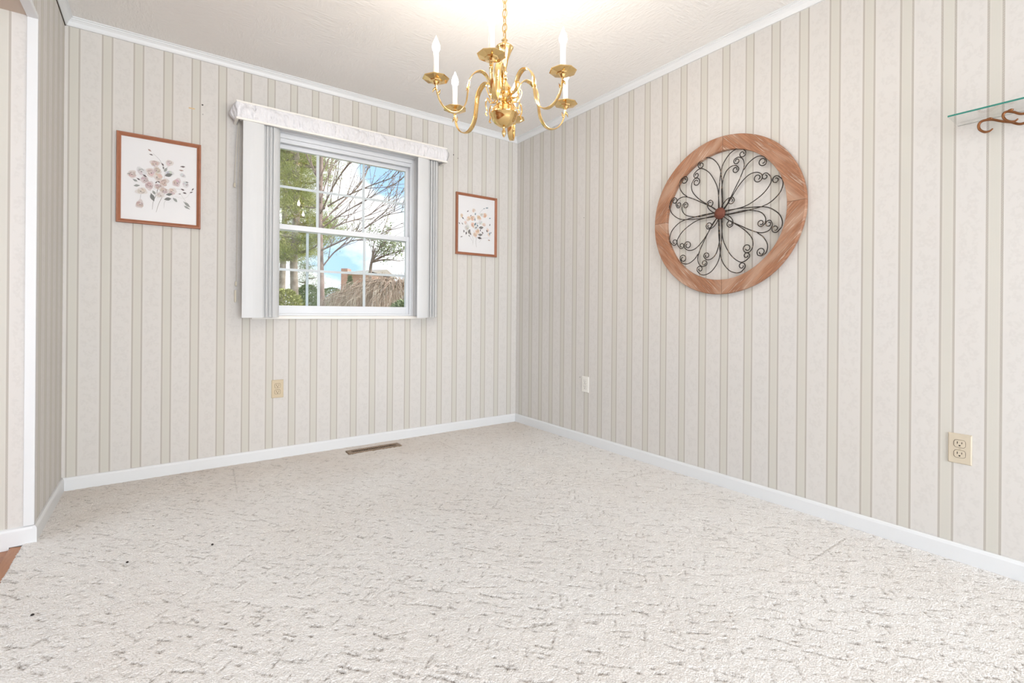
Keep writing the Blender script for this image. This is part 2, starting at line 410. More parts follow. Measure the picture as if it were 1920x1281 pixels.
# ------------------------------------------------------------------ floor: patterned loop carpet (real relief)
def carpet():
    x0, x1, y0, y1 = -2.911, -.0125, -3.55, -.0125
    sp = .0038
    nx = int((x1-x0)/sp); ny = int((y1-y0)/sp)
    xs = np.linspace(x0, x1, nx); ys = np.linspace(y0, y1, ny)
    XX, YY = np.meshgrid(xs, ys); G = np.zeros_like(XX)
    def seg(ax, ay, bx, by, w, amp, wig):
        L = math.hypot(bx-ax, by-ay)
        if L < 1e-4: return
        pad = w*3+wig
        i0 = max(0, int((min(ax, bx)-pad-x0)/(x1-x0)*(nx-1))); i1 = min(nx, int((max(ax, bx)+pad-x0)/(x1-x0)*(nx-1))+2)
        j0 = max(0, int((min(ay, by)-pad-y0)/(y1-y0)*(ny-1))); j1 = min(ny, int((max(ay, by)+pad-y0)/(y1-y0)*(ny-1))+2)
        if i1 <= i0 or j1 <= j0: return
        X_ = XX[j0:j1, i0:i1]; Y_ = YY[j0:j1, i0:i1]
        dx, dy = (bx-ax)/L, (by-ay)/L
        s = (X_-ax)*dx + (Y_-ay)*dy; q = -(X_-ax)*dy + (Y_-ay)*dx
        ph = rng.uniform(0, 6.28, 3)
        q = q - wig*(np.sin(s*90+ph[0])*.6 + np.sin(s*210+ph[1])*.4)
        g = np.exp(-(q/w)**2) * np.clip(np.minimum(s, L-s)/.006+.5, 0, 1) * (.65+.35*np.sin(s*260+ph[2]))
        np.maximum(G[j0:j1, i0:i1], g*amp, out=G[j0:j1, i0:i1])
    A1 = math.radians(-42); d1 = (math.sin(A1), math.cos(A1)); d2 = (-d1[1]*-1, -d1[0]*1)
    d2 = (math.cos(A1), -math.sin(A1))
    cx, cy = -1.45, -1.8
    for k in range(-70, 71):
        t = k*.0385 + rng.normal(0, .006); s = -2.8
        while s < 2.8:
            L = rng.choice([.012, .02, .032, .05, .085], p=[.28, .28, .24, .14, .06])*rng.uniform(.8, 1.3)
            tj = t + rng.normal(0, .009); a = rng.normal(0, .13)
            ax = cx + d1[0]*s + d2[0]*tj; ay = cy + d1[1]*s + d2[1]*tj
            ddx = d1[0]*math.cos(a) + d2[0]*math.sin(a); ddy = d1[1]*math.cos(a) + d2[1]*math.sin(a)
            seg(ax, ay, ax+ddx*L, ay+ddy*L, rng.uniform(.0020, .0032), .3+.8*rng.random()**1.2, .0022)
            if rng.random() < .35: seg(ax+d2[0]*.008, ay+d2[1]*.008, ax+ddx*L*.7+d2[0]*.008, ay+ddy*L*.7+d2[1]*.008, .0026, rng.uniform(.2, .7), .003)
            s += L + rng.exponential(.030) + .008
    for k in range(3800):
        s = rng.uniform(-2.6, 2.6); t = rng.uniform(-2.6, 2.6); L = rng.uniform(.012, .05)
        ax = cx + d1[0]*s + d2[0]*t; ay = cy + d1[1]*s + d2[1]*t
        seg(ax, ay, ax+d2[0]*L, ay+d2[1]*L, .003, rng.uniform(.15, .6), .002)
    # long pressed lines left by furniture
    for (ax, ay, bx, by, am) in DENTS:
        seg(ax, ay, bx, by, .0028, am*.55, .0012)
    # coarse soft undulation + pebble grain
    def vnoise(sc, seed):
        r = np.random.default_rng(seed); n1 = int((x1-x0)/sc)+3; n2 = int((y1-y0)/sc)+3; g = r.uniform(-1, 1, (n2, n1))
        fx = (XX-x0)/sc; fy = (YY-y0)/sc; i = fx.astype(int); j = fy.astype(int); a = fx-i; b = fy-j
        a = a*a*(3-2*a); b = b*b*(3-2*b)
        return (g[j, i]*(1-a)+g[j, i+1]*a)*(1-b) + (g[j+1, i]*(1-a)+g[j+1, i+1]*a)*b
    G = G*(.55+.75*rng.random(G.shape)); G = np.clip(G, 0, 1)
    Z = -.009*G + .0006*vnoise(.06, 1) + .0008*vnoise(.0135, 2) + .0009*rng.uniform(-1, 1, XX.shape)
    # recess around the floor register
    rec = (XX > -1.478) & (XX < -1.104) & (YY > -.186) & (YY < -.088)
    Z[rec] = -.012
    # ragged selvedge at the threshold
    e = x0 + .010*np.abs(rng.normal(0, 1, ny))[:, None]*np.ones((1, nx))
    XX2 = XX.copy(); XX2[:, 0] += rng.uniform(-.008, .006, ny); Z[:, 0] = -.012; Z[:, 1] -= .003
    V = np.stack([XX2, YY, Z], -1).reshape(-1, 3).astype(np.float32)
    idx = np.arange(nx*ny).reshape(ny, nx)
    F = np.stack([idx[:-1, :-1], idx[:-1, 1:], idx[1:, 1:], idx[1:, :-1]], -1).reshape(-1, 4).astype(np.int32)
    me = D.meshes.new('floor'); me.vertices.add(len(V)); me.vertices.foreach_set('co', V.ravel())
    me.loops.add(F.size); me.loops.foreach_set('vertex_index', F.ravel())
    me.polygons.add(len(F)); me.polygons.foreach_set('loop_start', np.arange(0, F.size, 4, dtype=np.int32)); me.polygons.foreach_set('loop_total', np.full(len(F), 4, np.int32))
    me.update(calc_edges=True); me.polygons.foreach_set('use_smooth', np.ones(len(F), bool))
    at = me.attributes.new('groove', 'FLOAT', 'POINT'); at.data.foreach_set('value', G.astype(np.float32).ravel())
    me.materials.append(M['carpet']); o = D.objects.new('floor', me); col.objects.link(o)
    return o
DENTS = [(-0.516, -1.900, -0.482, -2.562, 0.80), (-0.482, -2.562, -0.136, -2.566, 0.95), (-0.586, -1.517, -0.124, -1.549, 0.85), (-0.124, -1.549, -0.088, -1.609, 0.80), (-2.125, -0.098, -2.151, -0.543, 0.70), (-2.125, -0.098, -2.008, -0.119, 0.90), (-0.930, -0.242, -0.844, -0.214, 0.95), (-0.844, -0.214, -0.850, -0.508, 0.70), (-1.906, -1.844, -1.814, -1.786, 0.60), (-1.814, -1.786, -1.777, -1.837, 0.70), (-1.884, -2.250, -1.804, -2.339, 0.80), (-1.403, -2.295, -1.344, -2.347, 0.80)]
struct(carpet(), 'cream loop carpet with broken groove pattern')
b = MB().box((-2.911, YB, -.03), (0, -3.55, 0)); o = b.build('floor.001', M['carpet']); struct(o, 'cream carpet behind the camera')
struct(MB().box((XK, YB, -.05), (-2.944, 0, -.014)).build('floor.002', M['oak_floor']), 'red oak strip floor in the next room')
struct(MB().prism([(0, 0), (.036, 0), (.036, .006), (.004, .010), (0, .006)], (-2.946, YB, -.014), (-2.946, YE-.013, -.014), (1, 0, 0), (0, 0, 1)).build('trim_7', M['oak_strip']), 'oak threshold strip between carpet and wood floor')
struct(MB().box((-2.944, YB, -.06), (0, 0, -.022)).build('floor.003', M['gap']), 'subfloor')

# ------------------------------------------------------------------ window
win = empty('window_1', ((WX0+WX1)/2, .06, WZ0), kind='structure', label='white double hung window with grilles')
def wpart(name, mb, m=None, bev=.0015, label=None):
    o = mb.build(name, m or M['vinyl'], win, bevel=bev)
    if label: o['label'] = label
    return o
fx0, fx1, fz0, fz1 = WX0, WX1, WZ0, WZ1
ft = .020
zs = 2.045      # underside of the head
b = MB().box((fx0, .004, fz0), (fx0+ft, .12, fz1)).box((fx1-ft, .004, fz0), (fx1, .12, fz1)).box((fx0+ft, .0045, zs), (fx1-ft, .1195, fz1)).box((fx0+ft, .0045, fz0), (fx1-ft, .1195, fz0+.014))
b.box((fx0+ft, .02, zs-.025), (fx1-ft, .04, zs))
wpart('side_casing', MB().box((fx1, -.005, fz0), (fx1+.045, .0, fz1)).box((fx0-.045, -.005, fz0), (fx0, .0, fz1)).box((fx0, -.0048, 2.075), (fx1, .0, fz1)))
wpart('window_frame', b)
wpart('window_sill', MB().box((-2.025, -.022, .884), (-.86, .004, .904)), M['white_warm'])
sx0, sx1 = fx0+ft, fx1-ft
def sash(name, y, z0, z1, rb, rtp, st):
    s = MB(); s.box((sx0, y, z0), (sx0+st, y+.03, z1)).box((sx1-st, y, z0), (sx1, y+.03, z1))
    s.box((sx0+st, y, z0), (sx1-st, y+.03, z0+rb)).box((sx0+st, y, z1-rtp), (sx1-st, y+.03, z1))
    o = wpart(name, s)
    gx0, gx1, gz0, gz1 = sx0+st, sx1-st, z0+rb, z1-rtp
    g = MB().box((gx0, y+.010, gz0), (gx1, y+.013, gz1)).build('glass_pane', M['glass'], o)
    # grille
    m_ = MB(); w = (gx1-gx0)/3
    for k in (1, 2): m_.box((gx0+w*k-.0085, y+.0145, gz0), (gx0+w*k+.0085, y+.020, gz1))
    zc = (gz0+gz1)/2 + (.004 if y > .04 else -.012)
    m_.box((gx0, y+.0150, zc-.008), (gx1, y+.0195, zc+.008))
    m_.build('grille', M['vinyl'], o)
    return o
sash('upper_sash', .070, 1.462, zs, .036, .048, .022)
sash('lower_sash', .034, fz0+.014, 1.498, .052, .034, .030)
wpart('sash_stop', MB().box((fx1-ft-.010, .012, fz0+.014), (fx1-ft, .019, zs)).box((fx0+ft, .012, fz0+.014), (fx0+ft+.010, .019, zs)))
wpart('screen_bar', MB().box((-1.685, .104, fz0), (-1.668, .112, 1.47)), mat('grey aluminium', (.45, .50, .53), .4, .3), label='grey aluminium upright of the insect screen')

# ------------------------------------------------------------------ vertical blind, valance, cords
bl = empty('vertical_blind', (-1.43, -.07, 2.09), 'white vertical blind drawn open into two stacks beside the window', 'window blind')
MB().box((-2.10, -.095, 2.075), (-.765, -.055, 2.11)).build('head_rail', M['vinyl'], bl, bevel=.002)
def vane(cx, y, ang, z0=.893, z1=2.075, w=.089):
    s = MB(); n = 7; pts = []
    for i in range(n):
        t = i/(n-1)-.5; xx = t*w; bow = .006*(1-(2*t)**2)
        pts.append((xx, -bow))
    ca, sa = math.cos(ang), math.sin(ang); th = .0012
    fr = [(cx + x*ca - yy*sa, y + x*sa + yy*ca) for x, yy in pts]
    bk = [(cx + x*ca - (yy+th)*sa, y + x*sa + (yy+th)*ca) for x, yy in pts]
    ring = fr + bk[::-1]; N_ = len(ring)
    vs = [(p[0], p[1], z0) for p in ring] + [(p[0], p[1], z1) for p in ring]
    fs = [(i, (i+1) % N_, N_+(i+1) % N_, N_+i) for i in range(N_)] + [tuple(range(N_))[::-1], tuple(range(N_, 2*N_))]
    s.add(vs, fs)
    # weight pocket fold at the hem
    hem = [(p[0], p[1]-.0015, z0+.001) for p in fr] + [(p[0], p[1]-.0015, z0+.022) for p in fr]
    s.add(hem, [(i, i+1, n+i+1, n+i) for i in range(n-1)])
    return s.build('vane', M['vane'], bl)
# left stack: one vane nearly flat to the room, the rest fanned behind it
vane(-2.033, -.112, math.radians(4), w=.112)
for k in range(9):
    vane(-1.968+.0092*k+random.uniform(-.0015, .0015), -.070-.004*(k % 2), math.radians(54+random.uniform(-3, 3)), z0=.894+random.uniform(0, .004), w=.062)
vane(-.975+.045, -.108, math.radians(3), w=.085)
for k in range(8):
    vane(-.872+.0098*k+random.uniform(-.0015, .0015), -.070-.004*(k % 2), math.radians(48+random.uniform(-3, 3)), z0=.894+random.uniform(0, .004), w=.060)
va = empty('window_valance', (-1.433, -.06, 2.117), 'white gathered fabric valance box above the window', 'valance')
vx0, vx1, vy, vz0, vz1 = -2.126, -.742, -.125, 2.062, 2.172
b = MB()
b.box((vx0, vy, vz1-.010), (vx1, vy+.014, vz1)).box((vx0, vy, vz0), (vx1, vy+.014, vz0+.012))
b.box((vx0, vy+.014, vz1-.010), (vx0+.014, -.001, vz1)).box((vx1-.014, vy+.014, vz1-.010), (vx1, -.001, vz1))
b.box((vx0, vy+.014, vz0), (vx0+.014, -.001, vz0+.012)).box((vx1-.014, vy+.014, vz0), (vx1, -.001, vz0+.012))
b.build('edge_strip', M['white_warm'], va, bevel=.0015)
MB().box((vx0+.004, vy+.010, vz0+.004), (vx1-.004, vy+.016, vz1-.002)).box((vx0+.004, vy+.012, vz0+.004), (vx0+.009, -.001, vz1-.002)).box((vx1-.009, vy+.012, vz0+.004), (vx1-.004, -.001, vz1-.002)).build('backing_board', M['white'], va)
# gathered fabric sheet following front and both returns
path = []
def addp(ax, ay, bx, by, n):
    for i in range(n): t = i/n; path.append((ax+(bx-ax)*t, ay+(by-ay)*t))
addp(vx0+.004, -.002, vx0+.004, vy+.006, 26); addp(vx0+.004, vy+.006, vx1-.004, vy+.006, 300); addp(vx1-.004, vy+.006, vx1-.004, -.002, 26); path.append((vx1-.004, -.002))
nz_ = 9; vs = []; fs = []
gph = [random.uniform(0, 6.28) for _ in range(6)]
for i, (px, py) in enumerate(path):
    if i < 26: nx_, ny_ = -1, 0
    elif i < 326: nx_, ny_ = 0, -1
    else: nx_, ny_ = 1, 0
    for j in range(nz_):
        t = j/(nz_-1); puff = math.sin(PI*t)*.010
        if i < 26 or i > 326: puff = math.sin(PI*t)*.022*math.sin(PI*min(1, (i if i < 26 else len(path)-i)/26))
        fold = (.5+.5*math.sin(i*.42 + 1.6*math.sin(i*.13+gph[0]) + 2.2*math.sin(t*2.6+i*.05))) * .0095 + .0022*math.sin(i*1.1+gph[1]+t*3) + .004*math.sin(i*.17+t*6+gph[2])
        d = .001 + puff + fold*(.35+.65*math.sin(PI*t))
        vs.append((px+nx_*d, py+ny_*d, vz0+.010+(vz1-vz0-.018)*t))
for i in range(len(path)-1):
    for j in range(nz_-1): fs.append((i*nz_+j, (i+1)*nz_+j, (i+1)*nz_+j+1, i*nz_+j+1))
MB().add(vs, fs, 0, True).build('gathered_fabric', M['fabric'], va)
pc = empty('blind_pull_cord', (-2.118, -.03, 2.06), 'thin cream pull cords hanging at the left edge of the blind', 'blind cord')
MB().tube(catmull([(-2.105, -.05, 2.07), (-2.112, -.035, 1.95), (-2.118, -.022, 1.80), (-2.120, -.02, 1.70)], 6), .0014, 6).tube(catmull([(-2.100, -.045, 2.07), (-2.103, -.03, 1.8), (-2.105, -.02, 1.4), (-2.107, -.02, 1.08)], 6), .0012, 6).build('cord', M['cord'], pc)
MB().lathe([(.002, .012), (.005, .010), (.006, -.010), (.0045, -.016)], (-2.120, -.02, 1.695), 12).build('tassel', M['cord'], pc)
MB().lathe([(.002, .012), (.005, .010), (.006, -.010), (.0045, -.016)], (-2.109, -.018, 1.10), 12).build('tassel', M['cord'], pc)
MB().box((-2.116, -.016, .99), (-2.106, 0, 1.06)).box((-2.116, -.022, .985), (-2.108, -.010, .997)).build('cord_cleat', M['cord'], pc, bevel=.002)

# ------------------------------------------------------------------ framed watercolours
SW = {}
def ink(c, k=None):
    key = tuple(round(x, 2) for x in c)
    if key not in SW: SW[key] = mat('watercolour wash', c, .85, spec=.1)
    return SW[key]
def picture(x0, x1, z0, z1, label, palette, darks, seed, blooms, sprigs, leaves, stems):
    root = empty('picture_frame', ((x0+x1)/2, 0, z0), label, 'framed picture')
    fwid, dp = .020, .019
    s = MB()
    pr = [(0, 0), (fwid, 0), (fwid, .010), (fwid-.004, .012), (.007, dp), (.002, dp), (0, dp-.003)]
    # four mitred mouldings
    def rail(a, b, inn):
        ax, az = a; bx, bz = b; n = len(pr); vs = []
        L = Vector((bx-ax, bz-az)); L.normalize()
        for (px, pz, sg) in ((ax, az, 1), (bx, bz, -1)):
            for u, v in pr: vs.append((px + inn[0]*u + L.x*u*sg, -.001-v, pz + inn[1]*u + L.y*u*sg))
        s.add(vs, [(i, (i+1) % n, n+(i+1) % n, n+i) for i in range(n)])
    rail((x0, z0), (x1, z0), (0, 1)); rail((x1, z0), (x1, z1), (-1, 0)); rail((x1, z1), (x0, z1), (0, -1)); rail((x0, z1), (x0, z0), (1, 0))
    s.build('frame_moulding', M['wood_frame'], root)
    px0, px1, pz0, pz1 = x0+fwid-.002, x1-fwid+.002, z0+fwid-.002, z1-fwid+.002
    MB().box((px0, -.007, pz0), (px1, -.004, pz1)).build('paper', M['paper'], root)
    w, h = px1-px0, pz1-pz0
    r = random.Random(seed); mats = []; A = MB(); lay = [0]
    def mi(c):
        m_ = ink(c)
        if m_ not in mats: mats.append(m_)
        return mats.index(m_)
    def blob(u, v, ru, rv, rot, c, wob=.18, n=18, pointed=False):
        lay[0] += 1; y = -.0072 - lay[0]*.0000035
        ph = [r.uniform(0, 6.28) for _ in range(3)]; vs = []
        for k in range(n):
            a = 2*PI*k/n; q = 1 + wob*(math.sin(2*a+ph[0])*.5+math.sin(3*a+ph[1])*.35+math.sin(5*a+ph[2])*.3)
            ex, ez = math.cos(a)*ru*q, math.sin(a)*rv*q
            if pointed: ez *= (1-abs(math.cos(a))**1.5*.75)
            vs.append((px0 + u*w + ex*math.cos(rot) - ez*math.sin(rot), y, pz0 + v*h + ex*math.sin(rot) + ez*math.cos(rot)))
        A.add(vs, [tuple(range(n))], mi(c))
    def line(P, wd, c):
        lay[0] += 1; y = -.0072 - lay[0]*.0000035
        Q = catmull([(px0+u*w, y, pz0+v*h) for u, v in P], 6); vs = []
        for i, p in enumerate(Q):
            t = (Q[min(i+1, len(Q)-1)] - Q[max(i-1, 0)]).normalized(); nn = Vector((-t.z, 0, t.x))
            k = wd*(.6+.4*math.sin(PI*i/(len(Q)-1)))
            vs += [p+nn*k, p-nn*k]
        A.add(vs, [(2*i, 2*i+1, 2*i+3, 2*i+2) for i in range(len(Q)-1)], mi(c))
    def bloom(u, v, R, c):
        lt = tuple(x+(.80-x)*.45 for x in c); dk = tuple(x*.72 for x in c)
        blob(u, v, R, R*.85, r.uniform(0, 3), lt, .3)
        for k in range(5):
            a = r.uniform(0, 6.28); blob(u+math.cos(a)*R*.4/w, v+math.sin(a)*R*.4/h, R*.5, R*.32, a+1.2, tuple(x*r.uniform(.92, 1.08) for x in c), .25)
        for k in range(3):
            a = r.uniform(0, 6.28); blob(u+math.cos(a)*R*.45/w, v+math.sin(a)*R*.45/h, R*.30, R*.08, a+1.3, dk, .3)
        blob(u+r.uniform(-.2, .2)*R/w, v-.1*R/h, R*.12, R*.10, 0, darks[0], .3)
    for P, wd, c in stems: line(P, wd, c)
    for u, v, R, ci in blooms: bloom(u, v, R, palette[ci % len(palette)])
    for u, v, L, rot, ci in leaves: blob(u, v, L, L*.5, math.radians(rot), darks[ci % len(darks)], .12, pointed=True)
    for u, v, L, rot, ci in sprigs: blob(u, v, L, L*.42, math.radians(rot), darks[ci % len(darks)], .2, pointed=True)
    A.build('watercolour_flowers', mats, root)
    MB().box((px0, -.0098, pz0), (px1, -.0092, pz1)).build('picture_glass', M['pic_glass'], root)
    return root
stem = (.36, .33, .31); grey = (.30, .29, .28)
pal1 = [(.60, .50, .45), (.66, .55, .50), (.55, .44, .42), (.68, .60, .55), (.60, .48, .47), (.62, .61, .62)]
dk1 = [(.16, .13, .13), (.22, .22, .21), (.34, .35, .33), (.42, .30, .27)]
picture(-2.672, -2.291, 1.409, 1.899, 'large muted beige and mauve flower print in wooden frame left of the window', pal1, dk1, 3,
  blooms=[(.43, .72, .022, 0), (.14, .55, .022, 0), (.26, .60, .024, 5), (.30, .50, .022, 4), (.38, .60, .026, 1), (.47, .56, .026, 1), (.55, .50, .024, 0), (.36, .44, .024, 4), (.62, .75, .020, 3),
          (.72, .52, .024, 4), (.66, .40, .022, 1), (.84, .51, .018, 5), (.48, .44, .020, 2), (.55, .40, .022, 0), (.50, .34, .018, 3), (.26, .36, .024, 3), (.24, .20, .022, 2), (.62, .62, .02, 5), (.80, .62, .014, 5), (.46, .64, .02, 0)],
  leaves=[(.61, .60, .020, 20, 1), (.40, .30, .022, 110, 1), (.60, .30, .018, 20, 1), (.62, .36, .016, 15, 1), (.20, .42, .014, 10, 2), (.57, .66, .014, 60, 2), (.18, .48, .012, 160, 2), (.42, .36, .013, 120, 2)],
  sprigs=[(.36, .87, .010, 150, 3), (.38, .82, .009, 170, 0), (.53, .72, .010, 120, 0), (.54, .68, .009, 100, 1), (.80, .73, .012, 10, 0), (.78, .68, .011, 0, 3), (.30, .55, .011, 150, 0), (.22, .50, .009, 140, 0), (.80, .44, .010, 160, 0),
          (.83, .40, .010, 165, 0), (.94, .46, .009, 60, 0), (.92, .42, .009, 30, 0), (.76, .38, .006, 0, 0), (.10, .55, .008, 0, 2), (.34, .44, .007, 150, 3), (.86, .54, .008, 0, 1), (.70, .30, .016, 130, 2), (.86, .26, .02, 140, 2), (.86, .22, .016, 150, 2), (.45, .49, .008, 45, 0), (.48, .50, .008, 150, 0)],
  stems=[([(.40, .15), (.41, .24), (.45, .34), (.48, .44)], .0012, stem), ([(.45, .12), (.48, .22), (.53, .32), (.60, .42)], .0012, stem), ([(.47, .30), (.46, .38), (.48, .46)], .0008, grey), ([(.40, .84), (.50, .76), (.56, .62)], .0006, grey), ([(.62, .74), (.57, .64), (.55, .55)], .0006, grey),
         ([(.26, .36), (.25, .30), (.24, .22)], .0006, grey), ([(.94, .46), (.84, .34), (.70, .34)], .0005, (.55, .55, .53)), ([(.76, .40), (.84, .30), (.92, .22)], .0006, (.50, .50, .47)), ([(.55, .18), (.56, .26), (.62, .30)], .0005, grey), ([(.12, .55), (.30, .46), (.44, .40)], .0005, (.5, .5, .48)), ([(.70, .44), (.84, .44)], .0005, grey)])
pal2 = [(.74, .52, .38), (.76, .58, .45), (.70, .50, .38), (.78, .63, .54), (.70, .70, .70), (.66, .62, .58)]
dk2 = [(.14, .12, .12), (.24, .23, .22), (.20, .28, .32), (.42, .30, .24)]
picture(-.602, -.216, 1.398, 1.889, 'peach flower bouquet print in wooden frame right of the window', pal2, dk2, 11,
  blooms=[(.42, .76, .018, 3), (.10, .64, .016, 1), (.28, .60, .022, 1), (.39, .62, .024, 0), (.56, .64, .022, 0), (.72, .70, .022, 0), (.64, .70, .018, 5), (.40, .50, .022, 0), (.24, .44, .024, 5), (.52, .40, .024, 0),
          (.46, .33, .022, 1), (.60, .56, .022, 4), (.70, .53, .018, 3), (.48, .46, .022, 4), (.80, .44, .016, 3), (.84, .36, .016, 3), (.30, .36, .018, 5), (.20, .52, .016, 3)],
  leaves=[(.62, .47, .024, 12, 1), (.60, .34, .022, 5, 1), (.58, .28, .020, 0, 0), (.30, .38, .020, 70, 1), (.46, .52, .016, 60, 2), (.33, .34, .014, 120, 1), (.52, .50, .012, 120, 2)],
  sprigs=[(.26, .73, .010, 45, 0), (.78, .84, .013, 10, 2), (.70, .82, .008, 0, 2), (.13, .60, .011, 130, 0), (.04, .50, .009, 120, 0), (.12, .50, .010, 130, 1), (.46, .70, .012, 80, 2), (.45, .60, .012, 90, 2), (.34, .66, .008, 60, 0), (.86, .66, .010, 20, 2), (.86, .54, .011, 70, 1),
          (.78, .42, .012, 120, 0), (.66, .38, .012, 120, 0), (.16, .37, .012, 90, 0), (.10, .27, .011, 20, 1), (.22, .34, .014, 80, 0), (.86, .38, .014, 80, 2), (.90, .40, .008, 80, 1), (.84, .26, .012, 0, 3), (.52, .54, .007, 0, 3), (.60, .42, .010, 90, 0), (.30, .30, .010, 150, 1), (.48, .46, .01, 45, 0)],
  stems=[([(.50, .11), (.48, .20), (.49, .28), (.42, .40)], .0013, stem), ([(.39, .14), (.41, .24), (.36, .34)], .0010, (.5, .48, .44)), ([(.57, .20), (.66, .28), (.88, .30)], .0008, (.45, .42, .42)), ([(.78, .84), (.66, .80), (.55, .70)], .0006, grey), ([(.10, .62), (.20, .56), (.30, .46)], .0006, grey),
         ([(.49, .28), (.56, .30), (.64, .30)], .0008, grey), ([(.30, .30), (.38, .22), (.41, .18)], .0006, grey)])

# ------------------------------------------------------------------ wooden wheel with scrollwork
WC = Vector((-.0, -1.9125, 1.474))
wh = empty('wheel_wall_decor', (0, WC.y, WC.z), 'round wooden ring wall decoration with black scrolled metal flower', 'wall decoration')
Ro, Ri = .4325, .350
pr = [(Ri, -.001), (Ro-.001, -.001), (Ro+.001, -.012), (Ro, -.0235), (Ro-.003, -.026), (Ri+.002, -.026), (Ri, -.024)]
s = MB(); n = 96; vs = []; fs = []
for k in range(n):
    a = 2*PI*k/n
    for r, x in pr:
        jit = 1.0 + .0016*math.sin(a*7+r*40)
        vs.append((x, WC.y + math.cos(a)*r*jit*(1.006 if r > .4 else 1), WC.z + math.sin(a)*r*jit*(.990 if r > .4 else 1)))
mm = len(pr)
for k in range(n):
    for i in range(mm): fs.append((k*mm+i, k*mm+(i+1) % mm, ((k+1) % n)*mm+(i+1) % mm, ((k+1) % n)*mm+i))
s.add(vs, fs); ring = s.build('wooden_ring', M['wheel_wood'], wh)
me = ring.data; me.transform(Matrix.Translation(-Vector((0, WC.y, WC.z)))); ring.matrix_parent_inverse = Matrix.Identity(4)
HUB = Vector((-.020, -1.9117, 1.484))
def pol(th, r, x=-.020):   # th clockwise from up as seen from the room, degrees
    a = math.radians(th); return (x, HUB.y - math.sin(a)*r, HUB.z + math.cos(a)*r)
def wire(pts, cen, cw, ax, x=-.020, mirror=1, turns=1.15):
    P = [pol(ax + mirror*t, r, x) for t, r in pts]
    C = Vector(pol(ax + mirror*cen[0], cen[1], x)); e = Vector(P[-1]) - C
    a0 = math.atan2(e.z, -e.y); R0 = e.length; Q = catmull(P, 7); d = (-1 if cw else 1)*mirror
    for i in range(1, 26):
        t = i/25; a = a0 + d*t*2*PI*turns; R = R0*(1-.62*t)
        Q.append(Vector((x, C.y - math.cos(a)*R, C.z + math.sin(a)*R)))
    return Q
FL = MB(); r0 = .0026
W1 = [(-28, .025), (-8, .08), (-3, .145), (1.4, .247), (8, .307), (14, .336), (19.5, .345), (24.5, .334)]
W2a = [(28, .02), (6, .075), (2, .143), (6.4, .214), (12.5, .247), (19, .257), (24.0, .247)]
W3a = [(40, .02), (41, .07), (35.5, .14), (33.5, .205), (30.8, .26), (25.8, .292), (20, .299), (16.2, .286)]
W4 = [(32.5, .245), (33.6, .285), (37.5, .325), (43, .344), (47.5, .338), (49.5, .325)]
W2b = [(12, .03), (7, .08), (7.5, .153), (15, .238), (21.9, .291), (27, .304), (32, .302)]   # used mirrored
W3b = [(44, .02), (48, .06), (52, .16), (49.0, .229), (43.1, .265), (36.5, .277), (32.5, .268)]
for ax in (0, 90, 180, 270):
    FL.tube(wire(W1, (22.5, .318), True, ax, -.021), r0, 6)
    FL.tube(wire(W2a, (20.5, .236), True, ax, -.018), r0, 6)
    FL.tube(wire(W3a, (19.5, .279), False, ax, -.024), r0, 6)
    FL.tube(wire(W4, (45.5, .323), True, ax, -.024), r0, 6)
    FL.tube(wire(W1, (22.5, .318), True, ax, -.018, -1), r0, 6)
    FL.tube(wire(W2b, (31.5, .284), True, ax, -.022, -1), r0, 6)
    FL.tube(wire(W3b, (36.5, .253), False, ax, -.019, -1), r0, 6)
    FL.tube(wire([(10, .02), (22, .055), (32, .085), (44, .104), (54, .102)], (47, .086), True, ax, -.026), r0, 6)
fl = FL.build('scrolled_flower', M['iron'], wh); fl['label'] = 'black distressed metal scrollwork'
hb_ = MB(); vs = [(-.017, HUB.y, HUB.z)]
hb_.lathe([(.0001, -.040), (.012, -.039), (.026, -.034), (.033, -.028), (.030, -.020), (.010, -.0165), (.0001, -.016)], (0, HUB.y, HUB.z), 14, axis='x')
hb_.build('hub', M['rust_hub'], wh)

# ------------------------------------------------------------------ chandelier
CH = Vector((-1.335, -1.741, 0)); E0 = .9359
ch = empty('chandelier', (CH.x, CH.y, H), 'polished brass six arm candle chandelier hanging on a chain', 'chandelier')
def cz(e): return E0 + e
def clathe(name, prof, n=32, m=None, rot=0):
    return MB().lathe([(r, cz(e)) for r, e in prof], (CH.x, CH.y, 0), n, rot=rot).build(name, m or M['brass'], ch)
clathe('finial', [(.0001, .722), (.004, .726), (.0085, .738), (.008, .748), (.004, .756), (.006, .760), (.005, .766), (.009, .770)], 20)
clathe('ball', [(.006, .764), (.020, .768), (.038, .779), (.050, .795), (.054, .812), (.0565, .813), (.0580, .820), (.0545, .823), (.051, .834), (.040, .850), (.024, .862), (.012, .866), (.010, .870)], 40)
clathe('urn', [(.009, .868), (.014, .872), (.026, .882), (.034, .896), (.036, .905), (.033, .909), (.036, .914), (.030, .926), (.020, .940), (.012, .952), (.009, .962)], 36)
clathe('column', [(.009, .960), (.013, .964), (.009, .970), (.008, .985), (.013, .990), (.0085, .996), (.010, 1.010), (.016, 1.040), (.026, 1.070), (.034, 1.088), (.037, 1.092), (.034, 1.096), (.020, 1.098), (.012, 1.104), (.009, 1.118), (.013, 1.123), (.006, 1.130)], 36)
